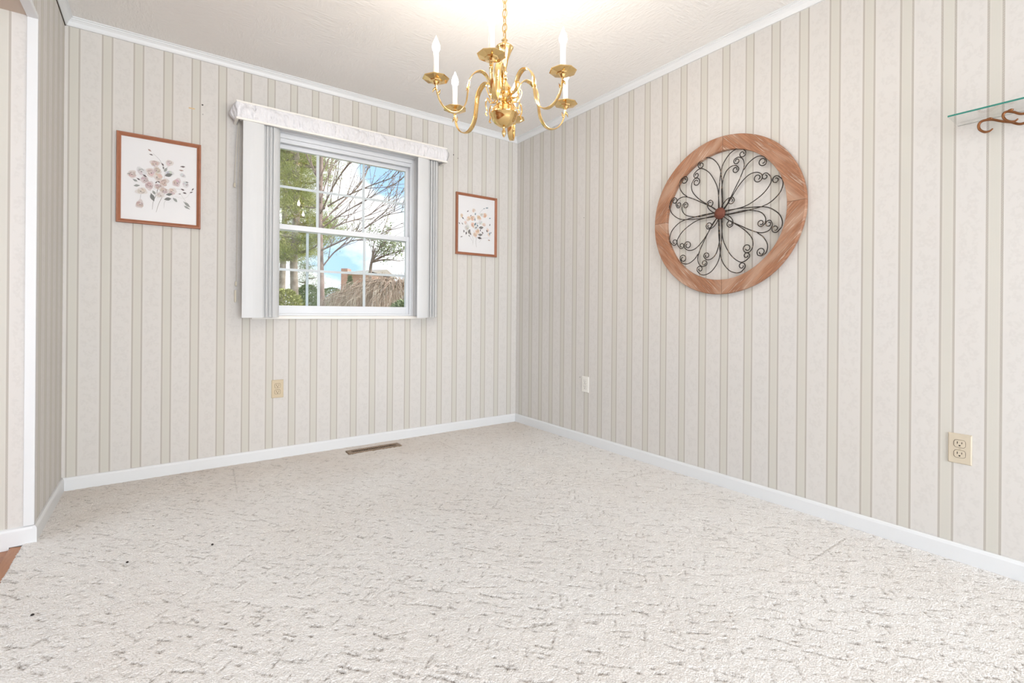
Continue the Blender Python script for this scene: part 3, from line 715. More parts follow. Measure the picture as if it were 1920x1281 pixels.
# chain up to the canopy
cn = MB(); z = cz(1.130); k = 0
def link(s, c, ang, h=.019, w=.0095, r=.0022):
    pts = []
    for i in range(20):
        a = 2*PI*i/20; xx = math.cos(a)*w; zz_ = math.sin(a)*h
        pts.append((c[0]+xx*math.cos(ang), c[1]+xx*math.sin(ang), c[2]+zz_))
    s.tube(pts, r, 6, closed=True)
while z < H-.035:
    link(cn, (CH.x, CH.y, z+.014), PI/2*(k % 2)+.5); z += .0300; k += 1
cn.tube([(CH.x+.004*math.sin(i*.9), CH.y+.004*math.cos(i*.9), cz(1.12)+(H-.03-cz(1.12))*i/24) for i in range(25)], .0018, 6)
cn.build('chain', M['brass'], ch)
MB().lathe([(.010, H-.032), (.014, H-.028), (.030, H-.024), (.058, H-.010), (.062, H-.001)], (CH.x, CH.y, 0), 36).build('canopy', M['brass'], ch)
prof_arm = [(.026, .892), (.046, .893), (.062, .908), (.064, .935), (.076, .960), (.098, .975), (.124, .966), (.146, .938), (.154, .895), (.163, .838), (.184, .802), (.212, .789), (.244, .798), (.268, .825), (.281, .862), (.285, .888)]
base_ang = math.atan2(-fw.y, -fw.x)   # towards the camera
armM, arm0 = [], None
def ang_pt(a, r, e): return (CH.x + math.cos(a)*r, CH.y + math.sin(a)*r, cz(e))
bulb_me = None
for i in range(6):
    a = base_ang - math.radians(7.5) + i*PI/3
    pts = catmull([ang_pt(a, r, e) for r, e in prof_arm], 7)
    # each arm is a broad cast strap, convex outside, widest along its middle bend
    tv = Vector((-math.sin(a), math.cos(a), 0)); s = MB(); vs = []; Np = len(pts)
    for q in range(Np):
        T_ = (pts[min(q+1, Np-1)] - pts[max(q-1, 0)]).normalized(); nn = T_.cross(tv).normalized(); f_ = q/(Np-1)
        hw = .0075 + .0068*math.sin(PI*min(1, f_*1.18))**.8 if f_ < .85 else .0090 - .010*(f_-.85)
        for (u_, v_) in ((-1, -.15), (-.72, .55), (-.3, .95), (.3, .95), (.72, .55), (1, -.15), (.6, -.55), (-.6, -.55)):
            vs.append(pts[q] + tv*(u_*hw) + nn*(v_*.0034))
    s.add(vs, [(q*8+k_, q*8+(k_+1) % 8, (q+1)*8+(k_+1) % 8, (q+1)*8+k_) for q in range(Np-1) for k_ in range(8)] + [tuple(range(8))[::-1], tuple((Np-1)*8+k_ for k_ in range(8))], 0, True)
    # leaf thorns on the arm
    for (r, e, dr, de) in ((.279, .85, -.012, .022), (.150, .905, .013, -.020), (.286, .872, .012, -.018)):
        s.tube([ang_pt(a, r, e), ang_pt(a, r+dr*.6, e+de*.3), ang_pt(a, r+dr, e+de)], [.006, .004, .0008], 6)
    arm = s.build('arm', M['brass'], ch)
    # hanging scroll ornament next to the hub
    a2 = a
    s = MB()
    s.tube(catmull([ang_pt(a2, r, e) for r, e in [(.034, .892), (.044, .878), (.060, .880), (.072, .898), (.079, .922), (.070, .934), (.062, .922), (.067, .914)]], 5), .0026, 6)
    s.tube(catmull([ang_pt(a2, r, e) for r, e in [(.034, .885), (.044, .862), (.060, .854), (.072, .872), (.080, .845), (.074, .822), (.080, .806), (.072, .800)]], 5), [.003]*36, 6)
    s.build('scroll_ornament', M['brass'], arm)
    c = ang_pt(a, .285, 0); cc = (c[0], c[1], 0)
    s = MB(); s.lathe([(.0062, cz(.886)), (.010, cz(.890)), (.014, cz(.897)), (.024, cz(.899)), (.026, cz(.902)), (.050, cz(.908)), (.0530, cz(.910)), (.0525, cz(.9115)), (.026, cz(.9045)), (.012, cz(.9025))], cc, 8, smooth=False, rot=a+PI/8)
    s.build('bobeche', M['brass'], arm)
    MB().lathe([(.010, cz(.902)), (.0145, cz(.906)), (.0135, cz(.916)), (.0155, cz(.922)), (.0125, cz(.924)), (.0115, cz(.918))], cc, 24).build('candle_cup', M['brass'], arm)
    MB().lathe([(.0105, cz(.917)), (.0105, cz(1.008)), (.0095, cz(1.010)), (.006, cz(1.010))], cc, 24).build('candle_sleeve', M['candle'], arm)
    MB().lathe([(.006, cz(1.008)), (.0075, cz(1.012)), (.0135, cz(1.022)), (.0155, cz(1.031)), (.0140, cz(1.043)), (.0095, cz(1.055)), (.0050, cz(1.065)), (.0020, cz(1.073)), (.0002, cz(1.078))], cc, 20).build('bulb', M['bulb'], arm)
    fl_ = D.objects.new('filament_light', D.lights.new('filament_light', 'POINT')); col.objects.link(fl_)
    fl_.location = (c[0], c[1], cz(1.034)); fl_.data.energy = FILAMENT_WATTS; fl_.data.shadow_soft_size = .010; fl_.data.color = (1, .915, .82)

# ------------------------------------------------------------------ glass shelf with bronze scroll bracket
gs = empty('glass_shelf', (0, -3.22, 1.67), 'clear glass wall shelf with green edge at the upper right', 'shelf')
MB().box((-.1385, -3.56, 1.6675), (-.001, -2.883, 1.6735)).build('glass_plate', M['shelf_glass'], gs)
MB().box((-.139, -3.56, 1.6675), (-.1385, -2.883, 1.6735)).build('glass_edge', M['green_edge'], gs)['label'] = 'green polished front edge of the glass'
MB().box((-.0012, -3.56, 1.6670), (-.0002, -2.883, 1.6680)).build('rear_edge', mat('dark rear glass edge', (.25, .26, .24), .4), gs)
s = MB()
for sg, yc in ((1, -3.22),):
    def hook(x, P, rad):
        Q = catmull([(x+dx, y, z) for dx, y, z in P], 8); nQ = len(Q)
        rr = [rad*min(1, .55+.45*min(i, nQ-1-i)/(nQ*.15)) for i in range(nQ)]
        s.tube(Q, rr, 8)
HK = {}
def on_x(px, py, x):
    X_ = px-CX; Y_ = py-CY; a = c_*X_+s_*Y_; b_ = -s_*X_+c_*Y_
    d = fw + rt*(a/FPX) - up*(b_/FPX); o_ = Vector((-2.4652, -3.3925, .9359)); t = (x-o_.x)/d.x; p = o_+d*t
    return (0, round(p.y, 4), round(p.z, 4))
low = [(1862, 241), (1855, 246), (1846, 247.5), (1837, 243), (1835, 235), (1840, 228), (1850, 225), (1862, 224.5), (1876, 227), (1895, 229), (1920, 231)]
upp = [(1909, 222.5), (1903, 227), (1895, 228), (1886, 225), (1881, 219), (1882, 213), (1888, 209.5), (1900, 210), (1920, 213)]
PL = [on_x(a, b_, -.030) for a, b_ in low] + [(.004, -3.12, 1.652), (.012, -3.20, 1.655)]
PU = [on_x(a, b_, -.070) for a, b_ in upp] + [(.02, -3.12, 1.658), (.045, -3.20, 1.655)]
hook(-.030, PL, .0045); hook(-.070, PU, .0042)
leafs = [((1846, 225.5), (1862, 221.5), -.030), ((1887, 210), (1901, 204.5), -.070)]
for (p0, p1, x) in leafs:
    a = Vector(on_x(*p0, x)); b_ = Vector(on_x(*p1, x)); a.x = b_.x = x
    s.tube([a, a.lerp(b_, .3), a.lerp(b_, .7), b_], [.001, .0052, .0055, .001], 8)
# mirrored far half of the bracket and its wall plate
for P, x in ((PL, -.030), (PU, -.070)):
    Q = catmull([(x+dx, -6.44-y, z) for dx, y, z in P], 8); s.tube(Q, .0044, 8)
s.lathe([(.0001, -.010), (.018, -.009), (.022, -.003), (.022, -.0005)], (0, -3.22, 1.655), 20, axis='x')
s.build('scroll_bracket', M['bronze'], gs)['label'] = 'bronze scrolled metal bracket with hooked ends'

# ------------------------------------------------------------------ outlets
def outlet(loc, nrm, m, label, group=None):
    """nrm: 'y' faces -y, 'x' faces -x"""
    root = empty('wall_outlet', loc, label, 'outlet', group)
    def T(u, v, d):
        return (loc[0]+u, loc[1]-d, loc[2]+v) if nrm == 'y' else (loc[0]-d, loc[1]-u, loc[2]+v)
    def bx(s, u0, u1, v0, v1, d0, d1): s.box(T(u0, v0, d0), T(u1, v1, d1)); return s
    s = MB(); vs = []
    for (k, d) in ((1.0, .0003), (1.0, .0025), (.93, .0055)):
        for (sx_, sz) in ((-1, -1), (1, -1), (1, 1), (-1, 1)):
            u = sx_*.0345*k if k == 1 else sx_*(.0345-.003); v = sz*.057 if k == 1 else sz*(.057-.003)
            vs.append(T(u, v, d))
    s.add(vs, [(0, 1, 5, 4), (1, 2, 6, 5), (2, 3, 7, 6), (3, 0, 4, 7), (4, 5, 9, 8), (5, 6, 10, 9), (6, 7, 11, 10), (7, 4, 8, 11), (8, 9, 10, 11), (3, 2, 1, 0)])
    s.build('cover_plate', m, root)
    for vz in (.0195, -.0195):
        f = MB(); n = 28; ring = []
        for k in range(n):
            a = 2*PI*k/n; u = max(-.0165, min(.0165, math.cos(a)*.0185)); v = max(-.0140, min(.0140, math.sin(a)*.0175)); ring.append((u, v))
        vs = [T(u, vz+v, .0055) for u, v in ring] + [T(u*.95, vz+v*.95, .0075) for u, v in ring]
        f.add(vs, [(i, (i+1) % n, n+(i+1) % n, n+i) for i in range(n)] + [tuple(range(n, 2*n))])
        fo = f.build('socket', m, root)
        d = MB(); bx(d, -.0075, -.0055, vz-.001, vz+.008, .0074, .0079); bx(d, .0055, .0075, vz-.000, vz+.007, .0074, .0079)
        ga = [(math.cos(PI*k/8)*.0028, -.0075-math.sin(PI*k/8)*.0028+.001) for k in range(9)] + [(-.0028, -.0045), (.0028, -.0045)]
        d.add([T(u, vz+v, .0079) for u, v in ga], [tuple(range(len(ga)))]); d.build('slots', M['dark'], fo)
        r_ = MB(); r_.tube([T(u*1.03, vz+v*1.03, .0056) for u, v in ring], .0005, 4, closed=True); r_.build('seam', M['gap'], fo)
    sc = MB(); bx(sc, -.003, .003, -.0006, .0006, .0056, .0066); sc.build('screw', mat('dull screw', (.35, .28, .2), .4, .7), root)
    return root
o1 = outlet((-1.8735, 0, .440), 'y', M['ivory'], 'ivory duplex outlet on the wall below the window')
o2 = outlet((0, -.8595, .423), 'x', M['white_plastic'], 'small off-white duplex outlet on the right wall near the corner')
o3 = outlet((0, -2.8970, .429), 'x', M['ivory_light'], 'cream duplex outlet on the right wall, nearest the camera')
M['ivory_light'].node_tree.nodes['Principled BSDF'].inputs['Base Color'].default_value = (.61, .53, .41, 1)

# nail holes and marks in the wallpaper
def wallmark(name, x, y, z, r, m, label, cat):
    s = MB(); n = 10
    if y == 0: vs = [(x+math.cos(2*PI*k/n)*r, -.0006, z+math.sin(2*PI*k/n)*r*(1+.3*math.sin(k*2.1))) for k in range(n)]
    else: vs = [(-.0006, y+math.cos(2*PI*k/n)*r, z+math.sin(2*PI*k/n)*r*(1+.3*math.sin(k*2.1))) for k in range(n)]
    vs += [((x, .0, z) if y == 0 else (0, y, z))]
    s.add(vs, [tuple(range(n))] + [(k, n, (k+1) % n) for k in range(n)])
    return tag(s.build(name, m), label, cat)
wallmark('nail_hole', -2.285, 0, 2.140, .0045, M['dark'], 'dark nail hole high between the left picture and the valance', 'nail hole')
wallmark('nail_hole', -2.283, 0, 2.085, .0022, M['dark'], 'tiny nail hole just below the larger hole near the valance', 'nail hole')
wallmark('nail_hole', -.6225, 0, 2.178, .0045, M['dark'], 'dark nail hole just right of the valance end', 'nail hole')
wallmark('nail_hole', -.583, 0, 2.158, .0035, M['dark'], 'small nail hole above the right picture', 'nail hole')
wallmark('nail_hole', 0, -.80, .468, .0032, M['dark'], 'tiny nail hole left of the off-white outlet', 'nail hole')
wallmark('nail_hole', 0, -.83, 1.63, .003, M['dark'], 'tiny nail hole between the corner and the wooden ring', 'nail hole')
tag(MB().box((-2.352, -.0006, 2.103), (-2.322, 0, 2.110)).build('tape_scrap', mat('yellowed tape', (.66, .48, .26), .6)), 'yellowed scrap of tape on the wallpaper above the left picture', 'tape')

# ------------------------------------------------------------------ floor register
vr = empty('floor_vent', (-1.292, -.137, -.004), 'brown metal floor vent in the carpet under the window', 'vent')
s = MB(); x0, x1, y0, y1, zt = -1.472, -1.110, -.180, -.094, .0025
ix0, ix1, iy0, iy1 = x0+.030, x1-.030, y0+.022, y1-.022
for (a, b_) in (((x0, y0, -.011), (x1, iy0, zt)), ((x0, iy1, -.011), (x1, y1, zt)), ((x0, iy0, -.011), (ix0, iy1, zt)), ((ix1, iy0, -.011), (x1, iy1, zt))): s.box(a, b_)
s.build('rim', M['vent'], vr, bevel=.002)
s = MB(); nb = 26
for k in range(nb):
    cx_ = ix0 + (ix1-ix0)*(k+.5)/nb; w = (ix1-ix0)/nb*.15
    s.add([(cx_-w-.003, iy0, zt-.001), (cx_+w-.003, iy0, zt-.001), (cx_+w+.003, iy1, zt-.001), (cx_-w+.003, iy1, zt-.001), (cx_-w-.003, iy0, -.008), (cx_+w-.003, iy0, -.008), (cx_+w+.003, iy1, -.008), (cx_-w+.003, iy1, -.008)],
          [(0, 1, 2, 3), (7, 6, 5, 4), (0, 4, 5, 1), (1, 5, 6, 2), (2, 6, 7, 3), (3, 7, 4, 0)])
s.build('louvres', M['vent'], vr)
MB().box((ix0, iy0, -.0112), (ix1, iy1, -.0105)).build('duct', M['dark'], vr)

# carpet crumbs
for (x, y, lab) in ((-2.565, -1.10, 'dark crumb on the carpet at the left foreground'), (-2.30, -1.12, 'small dark crumb right of the other on the carpet'), (-2.78, -1.33, 'brown crumb at the far left of the carpet')):
    s = MB(); s.lathe([(.0001, .000), (.004, .002), (.005, .004), (.002, .0065), (.0001, .007)], (x, y, 0), 7, rot=x); tag(s.build('crumb', M['dark']), lab, 'crumb')

# ================================================================== outdoors
GZ = -.45
m = M['grass'] = mat('lawn', rough=1); N = NT(m); P, X = N.pos()
N.l(N.mix(N.noise(P, 5, 4), (.22, .27, .10), (.33, .34, .17)), N.b.inputs['Base Color'])
struct(MB().box((-40, .6, GZ-.1), (60, 90, GZ)).build('ground', M['grass']), 'lawn outside the window')
def vmat(name, a, b, sc=3.0, trans=0.0):
    m = mat(name, rough=.85, spec=.15); N = NT(m); P, X = N.pos()
    N.l(N.mix(N.mr(N.noise(P, sc, 3), .35, .65), a, b), N.b.inputs['Base Color'])
    return m
M['needles'] = vmat('pine needles', (.25, .30, .09), (.46, .46, .18))
M['needles_d'] = vmat('dark evergreen', (.13, .20, .07), (.24, .30, .13))
M['bark_pine'] = vmat('pine bark', (.36, .31, .27), (.22, .18, .15), 9)
M['bark'] = vmat('grey brown bark', (.22, .155, .135), (.33, .255, .225), 9)
M['buds'] = vmat('spring buds', (.40, .30, .20), (.42, .42, .22), 2)
M['leaf'] = vmat('young leaves', (.30, .36, .20), (.42, .46, .30))
M['weep'] = vmat('weeping twigs', (.55, .44, .35), (.38, .28, .21), 6)
M['brick'] = mat('red brick', rough=.9); N = NT(M['brick']); P, X = N.pos()
bt_ = N.n('ShaderNodeTexBrick'); bt_.inputs['Color1'].default_value = (.50, .24, .17, 1); bt_.inputs['Color2'].default_value = (.42, .19, .13, 1); bt_.inputs['Mortar'].default_value = (.55, .45, .38, 1)
bt_.inputs['Scale'].default_value = 4.0; mpn = N.n('ShaderNodeMapping'); mpn.inputs['Rotation'].default_value = (PI/2, 0, 0); N.l(P, mpn.inputs['Vector']); N.l(mpn.outputs[0], bt_.inputs['Vector']); N.l(bt_.outputs['Color'], N.b.inputs['Base Color'])
M['shingle'] = mat('grey shingle', (.30, .27, .25), .9)

CAM = Vector((-2.4652, -3.3925, .9359))
def at_px(px, py, dep):      # measured bearing -> place in the garden
    X_ = px-CX; Y_ = py-CY; a = c_*X_+s_*Y_; b_ = -s_*X_+c_*Y_
    return CAM + (fw + rt*(a/FPX) - up*(b_/FPX))*dep
def soup(name, pts, dirs, L, Wd, m, parent, seed=0, nrm=None):
    """many small leaf blades in one mesh; pts (n,3), dirs (n,3)"""
    r = np.random.default_rng(seed); n = len(pts)
    d = dirs/np.linalg.norm(dirs, axis=1, keepdims=True)
    o = r.normal(size=(n, 3)); sd = np.cross(d, o); sd /= np.linalg.norm(sd, axis=1, keepdims=True)
    Ls = L*r.uniform(.6, 1.3, (n, 1)); Ws = Wd*r.uniform(.7, 1.3, (n, 1))
    V = np.stack([pts, pts+d*Ls*.5+sd*Ws*.5, pts+d*Ls, pts+d*Ls*.5-sd*Ws*.5], 1).reshape(-1, 3).astype(np.float32)
    F = np.arange(4*n, dtype=np.int32)
    me = D.meshes.new(name); me.vertices.add(4*n); me.vertices.foreach_set('co', V.ravel()); me.loops.add(4*n); me.loops.foreach_set('vertex_index', F)
    me.polygons.add(n); me.polygons.foreach_set('loop_start', np.arange(0, 4*n, 4, dtype=np.int32)); me.polygons.foreach_set('loop_total', np.full(n, 4, np.int32))
    me.update(calc_edges=True); me.materials.append(m); ob = D.objects.new(name, me); col.objects.link(ob); ob.parent = parent
    if parent is not None: ob.matrix_parent_inverse = parent.matrix_basis.inverted()
    return ob
def pine(base, ht, r0, zlow, spread, label, seed, group=None, clumps=60, dens=260, m='needles'):
    R = random.Random(seed); r = np.random.default_rng(seed)
    root = empty('pine_tree', base, label, 'tree', group)
    s = MB(); n = 9
    s.tube([(base[0]+R.uniform(-.04, .04), base[1]+R.uniform(-.04, .04), base[2]+ht*i/(n-1)) for i in range(n)], [r0*(1-.85*i/(n-1)) for i in range(n)], 12)
    P = []; Dr = []
    for k in range(clumps):
        z = zlow + (ht-zlow)*R.random()**1.1; a = R.uniform(0, 2*PI); L = spread*(1-.75*(z-zlow)/(ht-zlow))*R.uniform(.5, 1.05)
        st = Vector((base[0], base[1], base[2]+z)); en = st + Vector((math.cos(a)*L, math.sin(a)*L, R.uniform(-.1, .35)*L))
        mid = st.lerp(en, .5) + Vector((0, 0, -.08*L)); br = catmull([st, mid, en], 5)
        s.tube(br, [.035*(1-.85*i/(len(br)-1)) for i in range(len(br))], 5)
        for q in range(3):
            t = .45+.27*q; c = st.lerp(en, min(1, t)); c = np.array(c)
            pts = c + r.normal(size=(dens//3, 3))*np.array([.20, .20, .10])*(1 if q else .8)*max(spread, .75)/1.8*1.5
            P.append(pts); dd = r.normal(size=(dens//3, 3))*.7 + np.array([math.cos(a), math.sin(a), .5]); Dr.append(dd)
    s.build('trunk', M['bark_pine'], root)
    soup('foliage', np.concatenate(P), np.concatenate(Dr), .09, .0075, M[m], root, seed)
    return root
def grow(s, p, d, L, r, depth, R, tips, up_=.12, spreadf=.55, nch=3):
    """recursive branching"""
    n = 5; pts = [p]; q = Vector(p); dd = Vector(d)
    for i in range(n):
        dd = (dd + Vector((R.uniform(-1, 1), R.uniform(-1, 1), R.uniform(-1, 1)))*.10 + Vector((0, 0, up_*.2))).normalized()
        q = q + dd*L/n; pts.append(q.copy())
    s.tube(pts, [max(.003, r*(1-.55*i/n)) for i in range(n+1)], 6 if depth > 1 else 4)
    if depth <= 2: tips.extend([(pts[i], dd.copy()) for i in (2, 3, 4, 5)])
    if depth == 0: return
    for k in range(nch):
        i = R.choice([2, 3, 4, 5]); nd = (dd + Vector((R.uniform(-1, 1), R.uniform(-1, 1), R.uniform(-.5, 1)))*spreadf).normalized()
        grow(s, pts[i], nd, L*R.uniform(.55, .8), r*.55, depth-1, R, tips, up_, spreadf, nch)
# pines at the left of the view
p = at_px(553, 560, 9.0); pine((p.x, p.y, GZ), 9.0, .085, 2.30, .85, 'tall pine with thick trunk at the left of the window view', 21, clumps=130, dens=840)
p = at_px(531, 560, 11.5); pine((p.x, p.y, GZ), 9.0, .090, 2.6, .8, 'pale trunked pine at the left edge of the window view', 22, clumps=85, dens=680)
p = at_px(575, 560, 16.0); pine((p.x, p.y, GZ), 3.0, .12, .4, 1.0, 'dark evergreen standing behind the pines', 23, clumps=60, dens=240, m='needles_d')
# more evergreens further to the left, seen only from further right in the room
for (px_, dep_, h_, sd_, lab_) in ((395, 13.0, 8.0, 41, 'dark evergreen in the garden left of the two pines'), (170, 13.0, 7.0, 43, 'dark evergreen standing furthest left in the garden')):
    p = at_px(px_, 560, dep_); pine((p.x, p.y, GZ), h_, .14, .8, 1.25, lab_, sd_, clumps=60, dens=330, m='needles_d')
# bare spring tree with long rising branches
root = at_px(602, 560, 7.6); rt_ = empty('bare_tree', (root.x, root.y, GZ), 'bare spring tree with long branches reaching to the upper right', 'tree')
s = MB(); R = random.Random(5); tips = []
tr = [at_px(603, 640, 7.6), at_px(602, 575, 7.6), at_px(601, 500, 7.6), at_px(600, 430, 7.6), at_px(601, 350, 7.7), at_px(604, 260, 7.8), at_px(606, 130, 7.9)]
tr[0].z = GZ; s.tube(catmull(tr, 4), [.062*(1-.03*i) for i in range(len(catmull(tr, 4)))], 10)
limbs = [[(600, 430), (640, 402), (682, 377), (718, 357), (752, 338)], [(601, 420), (640, 380), (676, 345), (692, 310), (702, 262)],
         [(601, 470), (640, 452), (672, 436), (716, 408), (762, 386)], [(601, 505), (630, 470), (660, 452), (700, 446), (730, 430)],
         [(601, 380), (612, 340), (630, 300), (646, 262)], [(601, 400), (625, 350), (655, 305), (690, 270), (715, 240)], [(601, 350), (590, 320), (575, 290), (566, 250)],
         [(601, 440), (640, 420), (690, 404), (735, 372), (768, 352)], [(601, 395), (640, 372), (690, 350), (740, 330), (766, 300)], [(601, 330), (622, 290), (655, 262), (680, 225)]]
for j, Lm in enumerate(limbs):
    P_ = [at_px(a, b_, 7.6+.25*math.sin(j*2.1)*i) for i, (a, b_) in enumerate(Lm)]
    Q = catmull(P_, 6); s.tube(Q, [.0135*(1-.75*i/(len(Q)-1)) for i in range(len(Q))], 6)
    for i in range(3, len(Q), 2):
        d = (Q[min(i+1, len(Q)-1)]-Q[i-1]).normalized() + Vector((R.uniform(-.6, .6), R.uniform(-.6, .6), R.uniform(-.3, .7)))
        grow(s, Q[i], d.normalized(), R.uniform(.25, .6), .007, 1, R, tips, .1, .7, 2)
s.build('trunk', M['bark'], rt_)
tp = np.array([list(t[0]) for t in tips]); td = np.array([list(t[1]) for t in tips]); r = np.random.default_rng(4)
sel = r.choice(len(tp), min(len(tp), 2200)); bd_ = soup('buds', tp[sel]+r.normal(size=(len(sel), 3))*.02, td[sel]+r.normal(size=(len(sel), 3))*.6, .024, .014, M['buds'], rt_, 3); bd_['kind'] = 'stuff'
# young leafy tree at the lower right
rt2 = at_px(692, 560, 10.4); e2 = empty('young_tree', (rt2.x, rt2.y, GZ), 'young leafing tree beside the weeping tree at the right of the window view', 'tree')
s = MB(); tips = []
tr = [at_px(694, 620, 10.4), at_px(694, 530, 10.4), at_px(697, 490, 10.4), at_px(704, 465, 10.4)]; tr[0].z = GZ; s.tube(catmull(tr, 4), [.045*(1-.055*q_) for q_ in range(len(catmull(tr, 4)))], 8)
for (a, b_) in ((702, 452), (716, 462), (735, 478), (750, 490), (725, 450), (760, 470), (712, 480)):
    st = at_px(697, 492, 10.4); en = at_px(a, b_, 10.4); Q = catmull([st, st.lerp(en, .5)+Vector((0, 0, .05)), en], 5); s.tube(Q, [.022*(1-.7*i/(len(Q)-1)) for i in range(len(Q))], 6)
    for q in Q[3::2]: grow(s, q, ((en-st).normalized()+Vector((R.uniform(-.5, .5), R.uniform(-.5, .5), R.uniform(-.1, .6)))).normalized(), R.uniform(.2, .4), .007, 1, R, tips, .1, .7, 2)
s.build('trunk', M['bark'], e2)
tp = np.array([list(t[0]) for t in tips]); n_ = 1000; sel = r.choice(len(tp), n_); soup('foliage', tp[sel]+r.normal(size=(n_, 3))*.05, r.normal(size=(n_, 3)), .05, .03, M['leaf'], e2, 8)
# weeping tree: dome of hanging twigs
wb = at_px(742, 560, 8.0); e3 = empty('weeping_tree', (wb.x, wb.y, GZ), 'brown weeping tree with a dome of bare hanging twigs', 'tree')
s = MB(); s.tube([(wb.x, wb.y, GZ), (wb.x+.02, wb.y, GZ+.9), (wb.x, wb.y+.03, 1.35)], [.07, .06, .05], 8)
R = random.Random(9); top = at_px(742, 509, 8.0).z; side = rt
for k in range(2100):
    a = R.uniform(0, 2*PI); q = R.random(); rad = 1.12*math.sqrt(q)+.03
    u_ = math.cos(a)*rad; v_ = math.sin(a)*rad
    if u_ < 0: u_ *= 1.0
    hz = top - .40*(rad/1.12)**2.2 + R.uniform(-.16, .03)
    c0 = Vector((wb.x, wb.y, 0)) + side*u_ + fw*v_
    st = Vector((wb.x, wb.y, 0)) + side*u_*.55 + fw*v_*.55; st = st.lerp(c0, .72); st.z = hz - .02
    c0.z = hz - R.uniform(.02, .12)
    P_ = [st, c0]; drop = R.uniform(.35, 1.3); z_ = c0.z; n_ = 6; cc_ = c0.copy()
    for i in range(n_):
        cc_ = cc_ + side*R.uniform(-.03, .03) + fw*R.uniform(-.03, .03) + (side*u_+fw*v_)*.03; cc_.z -= drop/n_; P_.append(cc_.copy())
    Q = catmull(P_, 2); rr_ = R.uniform(.0016, .0034); s.tube(Q, [rr_*(1-.5*i/len(Q)) for i in range(len(Q))], 3, mi=R.choice([0, 0, 1, 2]))
for k in range(60):
    a = R.uniform(0, 2*PI); rad = R.uniform(.4, 1.0); en = Vector((wb.x, wb.y, 0)) + side*math.cos(a)*rad + fw*math.sin(a)*rad; en.z = top-.12-.38*(rad/1.12)**2.2
    st = Vector((wb.x, wb.y, 1.30)); Q = catmull([st, st.lerp(en, .5)+Vector((0, 0, .10)), en], 4); s.tube(Q, [.02*(1-.75*i/len(Q)) for i in range(len(Q))], 5, mi=1)
s.build('branches', [M['weep'], vmat('weeping twig dark', (.30, .22, .17), (.40, .30, .23), 6), vmat('weeping twig pale', (.74, .65, .55), (.62, .52, .43), 6)], e3)  # base, darker and paler tone, mixed at random over the hanging twigs
# brick house beyond
hp = at_px(668, 560, 34.0)
e4 = empty('brick_house', (hp.x, hp.y, GZ), 'distant red brick house with chimney behind the trees', 'house')
zt = at_px(668, 511, 34).z; hl = at_px(641.5, 560, 34); hr = at_px(692, 560, 34)
ux_ = (hr-hl); ux_.z = 0; Lh = ux_.length; ux_.normalize(); vy_ = Vector((-ux_.y, ux_.x, 0))
def hbox(s, a0, a1, d0, d1, z0, z1):
    c4 = [hl+ux_*a0+vy_*d0, hl+ux_*a1+vy_*d0, hl+ux_*a1+vy_*d1, hl+ux_*a0+vy_*d1]
    s.add([(c.x, c.y, z0) for c in c4]+[(c.x, c.y, z1) for c in c4], [(0, 3, 2, 1), (4, 5, 6, 7), (0, 1, 5, 4), (1, 2, 6, 5), (2, 3, 7, 6), (3, 0, 4, 7)])
s = MB(); hbox(s, 0, Lh, 0, 7, GZ, zt); s.build('wall', M['brick'], e4)
s = MB(); hbox(s, 0, .45, -.25, .5, GZ, at_px(645, 504, 34).z); s.build('chimney', M['brick'], e4)
s = MB(); hbox(s, .45, Lh, -.30, 0, zt-.10, zt+.05); s.build('fascia', M['white'], e4)
s = MB(); zr = at_px(665, 497, 34).z
c1, c2 = hl+ux_*.5, hl+ux_*(Lh+.3); s.add([(*(c1+vy_*-.3)[:2], zt+.03), (*(c2+vy_*-.3)[:2], zt+.03), (*(c2+vy_*3.5)[:2], zr), (*(c1+ux_*.9+vy_*3.5)[:2], zr), (*(c1+vy_*7)[:2], zt+.03), (*(c2+vy_*7)[:2], zt+.03)],
      [(0, 1, 2, 3), (3, 2, 5, 4), (0, 3, 4), (1, 5, 2)]); s.build('roof', M['shingle'], e4)
# conical evergreen and hedge shrubs
def shrub(name, px, dep, zt_, rad, label, m, seed, cone=False, n=8000, cat='shrub'):
    b0 = at_px(px, 560, dep); e = empty(name, (b0.x, b0.y, GZ), label, cat)
    MB().tube([(b0.x, b0.y, GZ), (b0.x, b0.y, GZ+(zt_-GZ)*.8)], [.04, .02], 6).build('stem', M['bark'], e)
    r = np.random.default_rng(seed); u = r.random(n); a = r.uniform(0, 2*PI, n)
    if cone: z = GZ+.1+(zt_-GZ-.1)*u; rr = rad*(1-u)**.8*r.uniform(.6, 1.05, n)
    else: ph = np.arccos(r.uniform(-.7, 1, n)); z = (GZ+zt_)/2+np.cos(ph)*(zt_-GZ)/2; rr = np.sin(ph)*rad*r.uniform(.6, 1.1, n)
    P = np.stack([b0.x+np.cos(a)*rr, b0.y+np.sin(a)*rr, z], 1); Dd = np.stack([np.cos(a), np.sin(a), np.full(n, .6)], 1)+r.normal(size=(n, 3))*.4
    soup('foliage', P, Dd, .06, .022, M[m], e, seed); return e
shrub('conical_evergreen', 656, 15.6, at_px(656, 518, 15.6).z, .40, 'small dark cone shaped evergreen before the brick house', 'needles_d', 31, True)
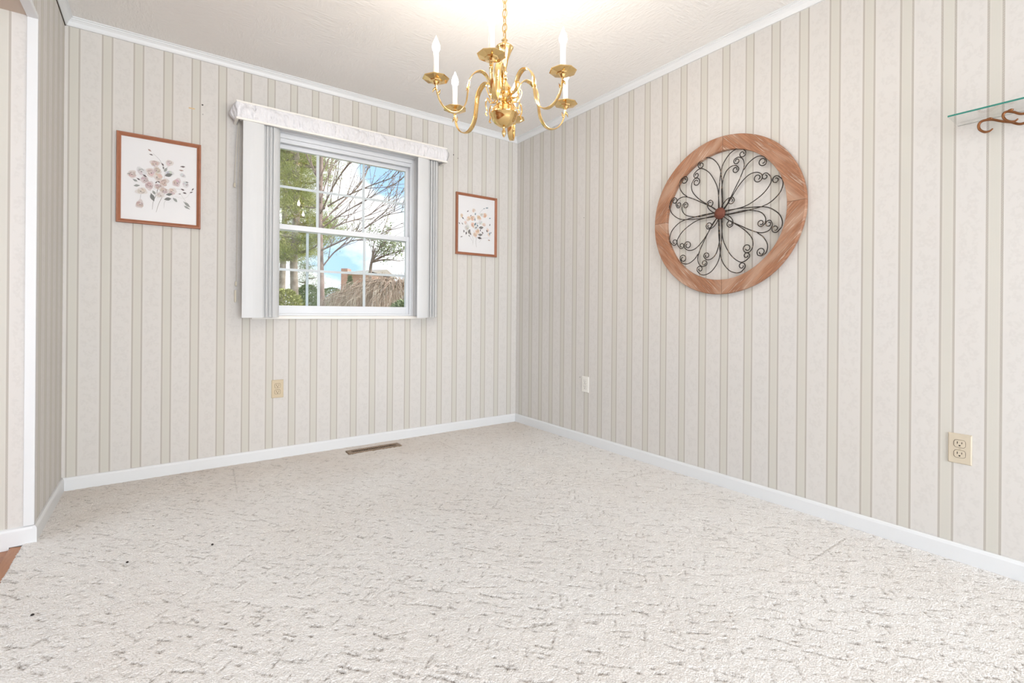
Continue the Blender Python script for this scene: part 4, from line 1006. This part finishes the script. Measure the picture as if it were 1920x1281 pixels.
shrub('garden_shrub', 622, 13.0, at_px(622, 541, 13).z, .55, 'low green shrub left of the cone evergreen', 'needles_d', 32)
shrub('garden_shrub', 640, 10.6, at_px(640, 548, 10.6).z, .35, 'mid green shrub under the chimney', 'leaf', 33)
shrub('garden_shrub', 534, 7.8, at_px(534, 545, 7.8).z, .36, 'yellow green shrub at the foot of the pines', 'needles', 34)
shrub('garden_shrub', 577, 12.5, at_px(577, 535, 12.5).z, .40, 'dark shrub between the pine and the bare tree', 'needles_d', 35)
shrub('garden_shrub', 758, 6.0, at_px(758, 567, 6.0).z, .28, 'low green shrub at the foot of the weeping tree', 'leaf', 36)
# white picket fence
f0 = at_px(500, 571, 18.5); f1 = at_px(640, 571, 18.5); fe = empty('picket_fence', ((f0.x+f1.x)/2, (f0.y+f1.y)/2, GZ), 'white picket fence beyond the trees', 'fence')
dv = (f1-f0); dv.z = 0; Lf = dv.length; dv.normalize(); nv = Vector((-dv.y, dv.x, 0)); ztp = f0.z
def fbox(s, a0, a1, t0, t1, z0, z1, pt=0):
    c4 = [f0+dv*a0+nv*t0, f0+dv*a1+nv*t0, f0+dv*a1+nv*t1, f0+dv*a0+nv*t1]
    s.add([(c.x, c.y, z0) for c in c4]+[(c.x, c.y, z1) for c in c4], [(0, 3, 2, 1), (4, 5, 6, 7), (0, 1, 5, 4), (1, 2, 6, 5), (2, 3, 7, 6), (3, 0, 4, 7)])
    if pt:
        mm_ = f0+dv*(a0+a1)/2+nv*(t0+t1)/2
        s.add([(c.x, c.y, z1) for c in c4]+[(mm_.x, mm_.y, z1+pt)], [(0, 1, 4), (1, 2, 4), (2, 3, 4), (3, 0, 4)])
s = MB(); fbox(s, 0, Lf, .02, .06, .1, .2); fbox(s, 0, Lf, .02, .06, ztp-.28, ztp-.18); s.build('rail', M['white'], fe)
k = 0
while k*.14 < Lf:
    s = MB(); fbox(s, k*.14, k*.14+.085, 0, .02, GZ, ztp-.04, .06); s.build('picket', M['white'], fe); k += 1
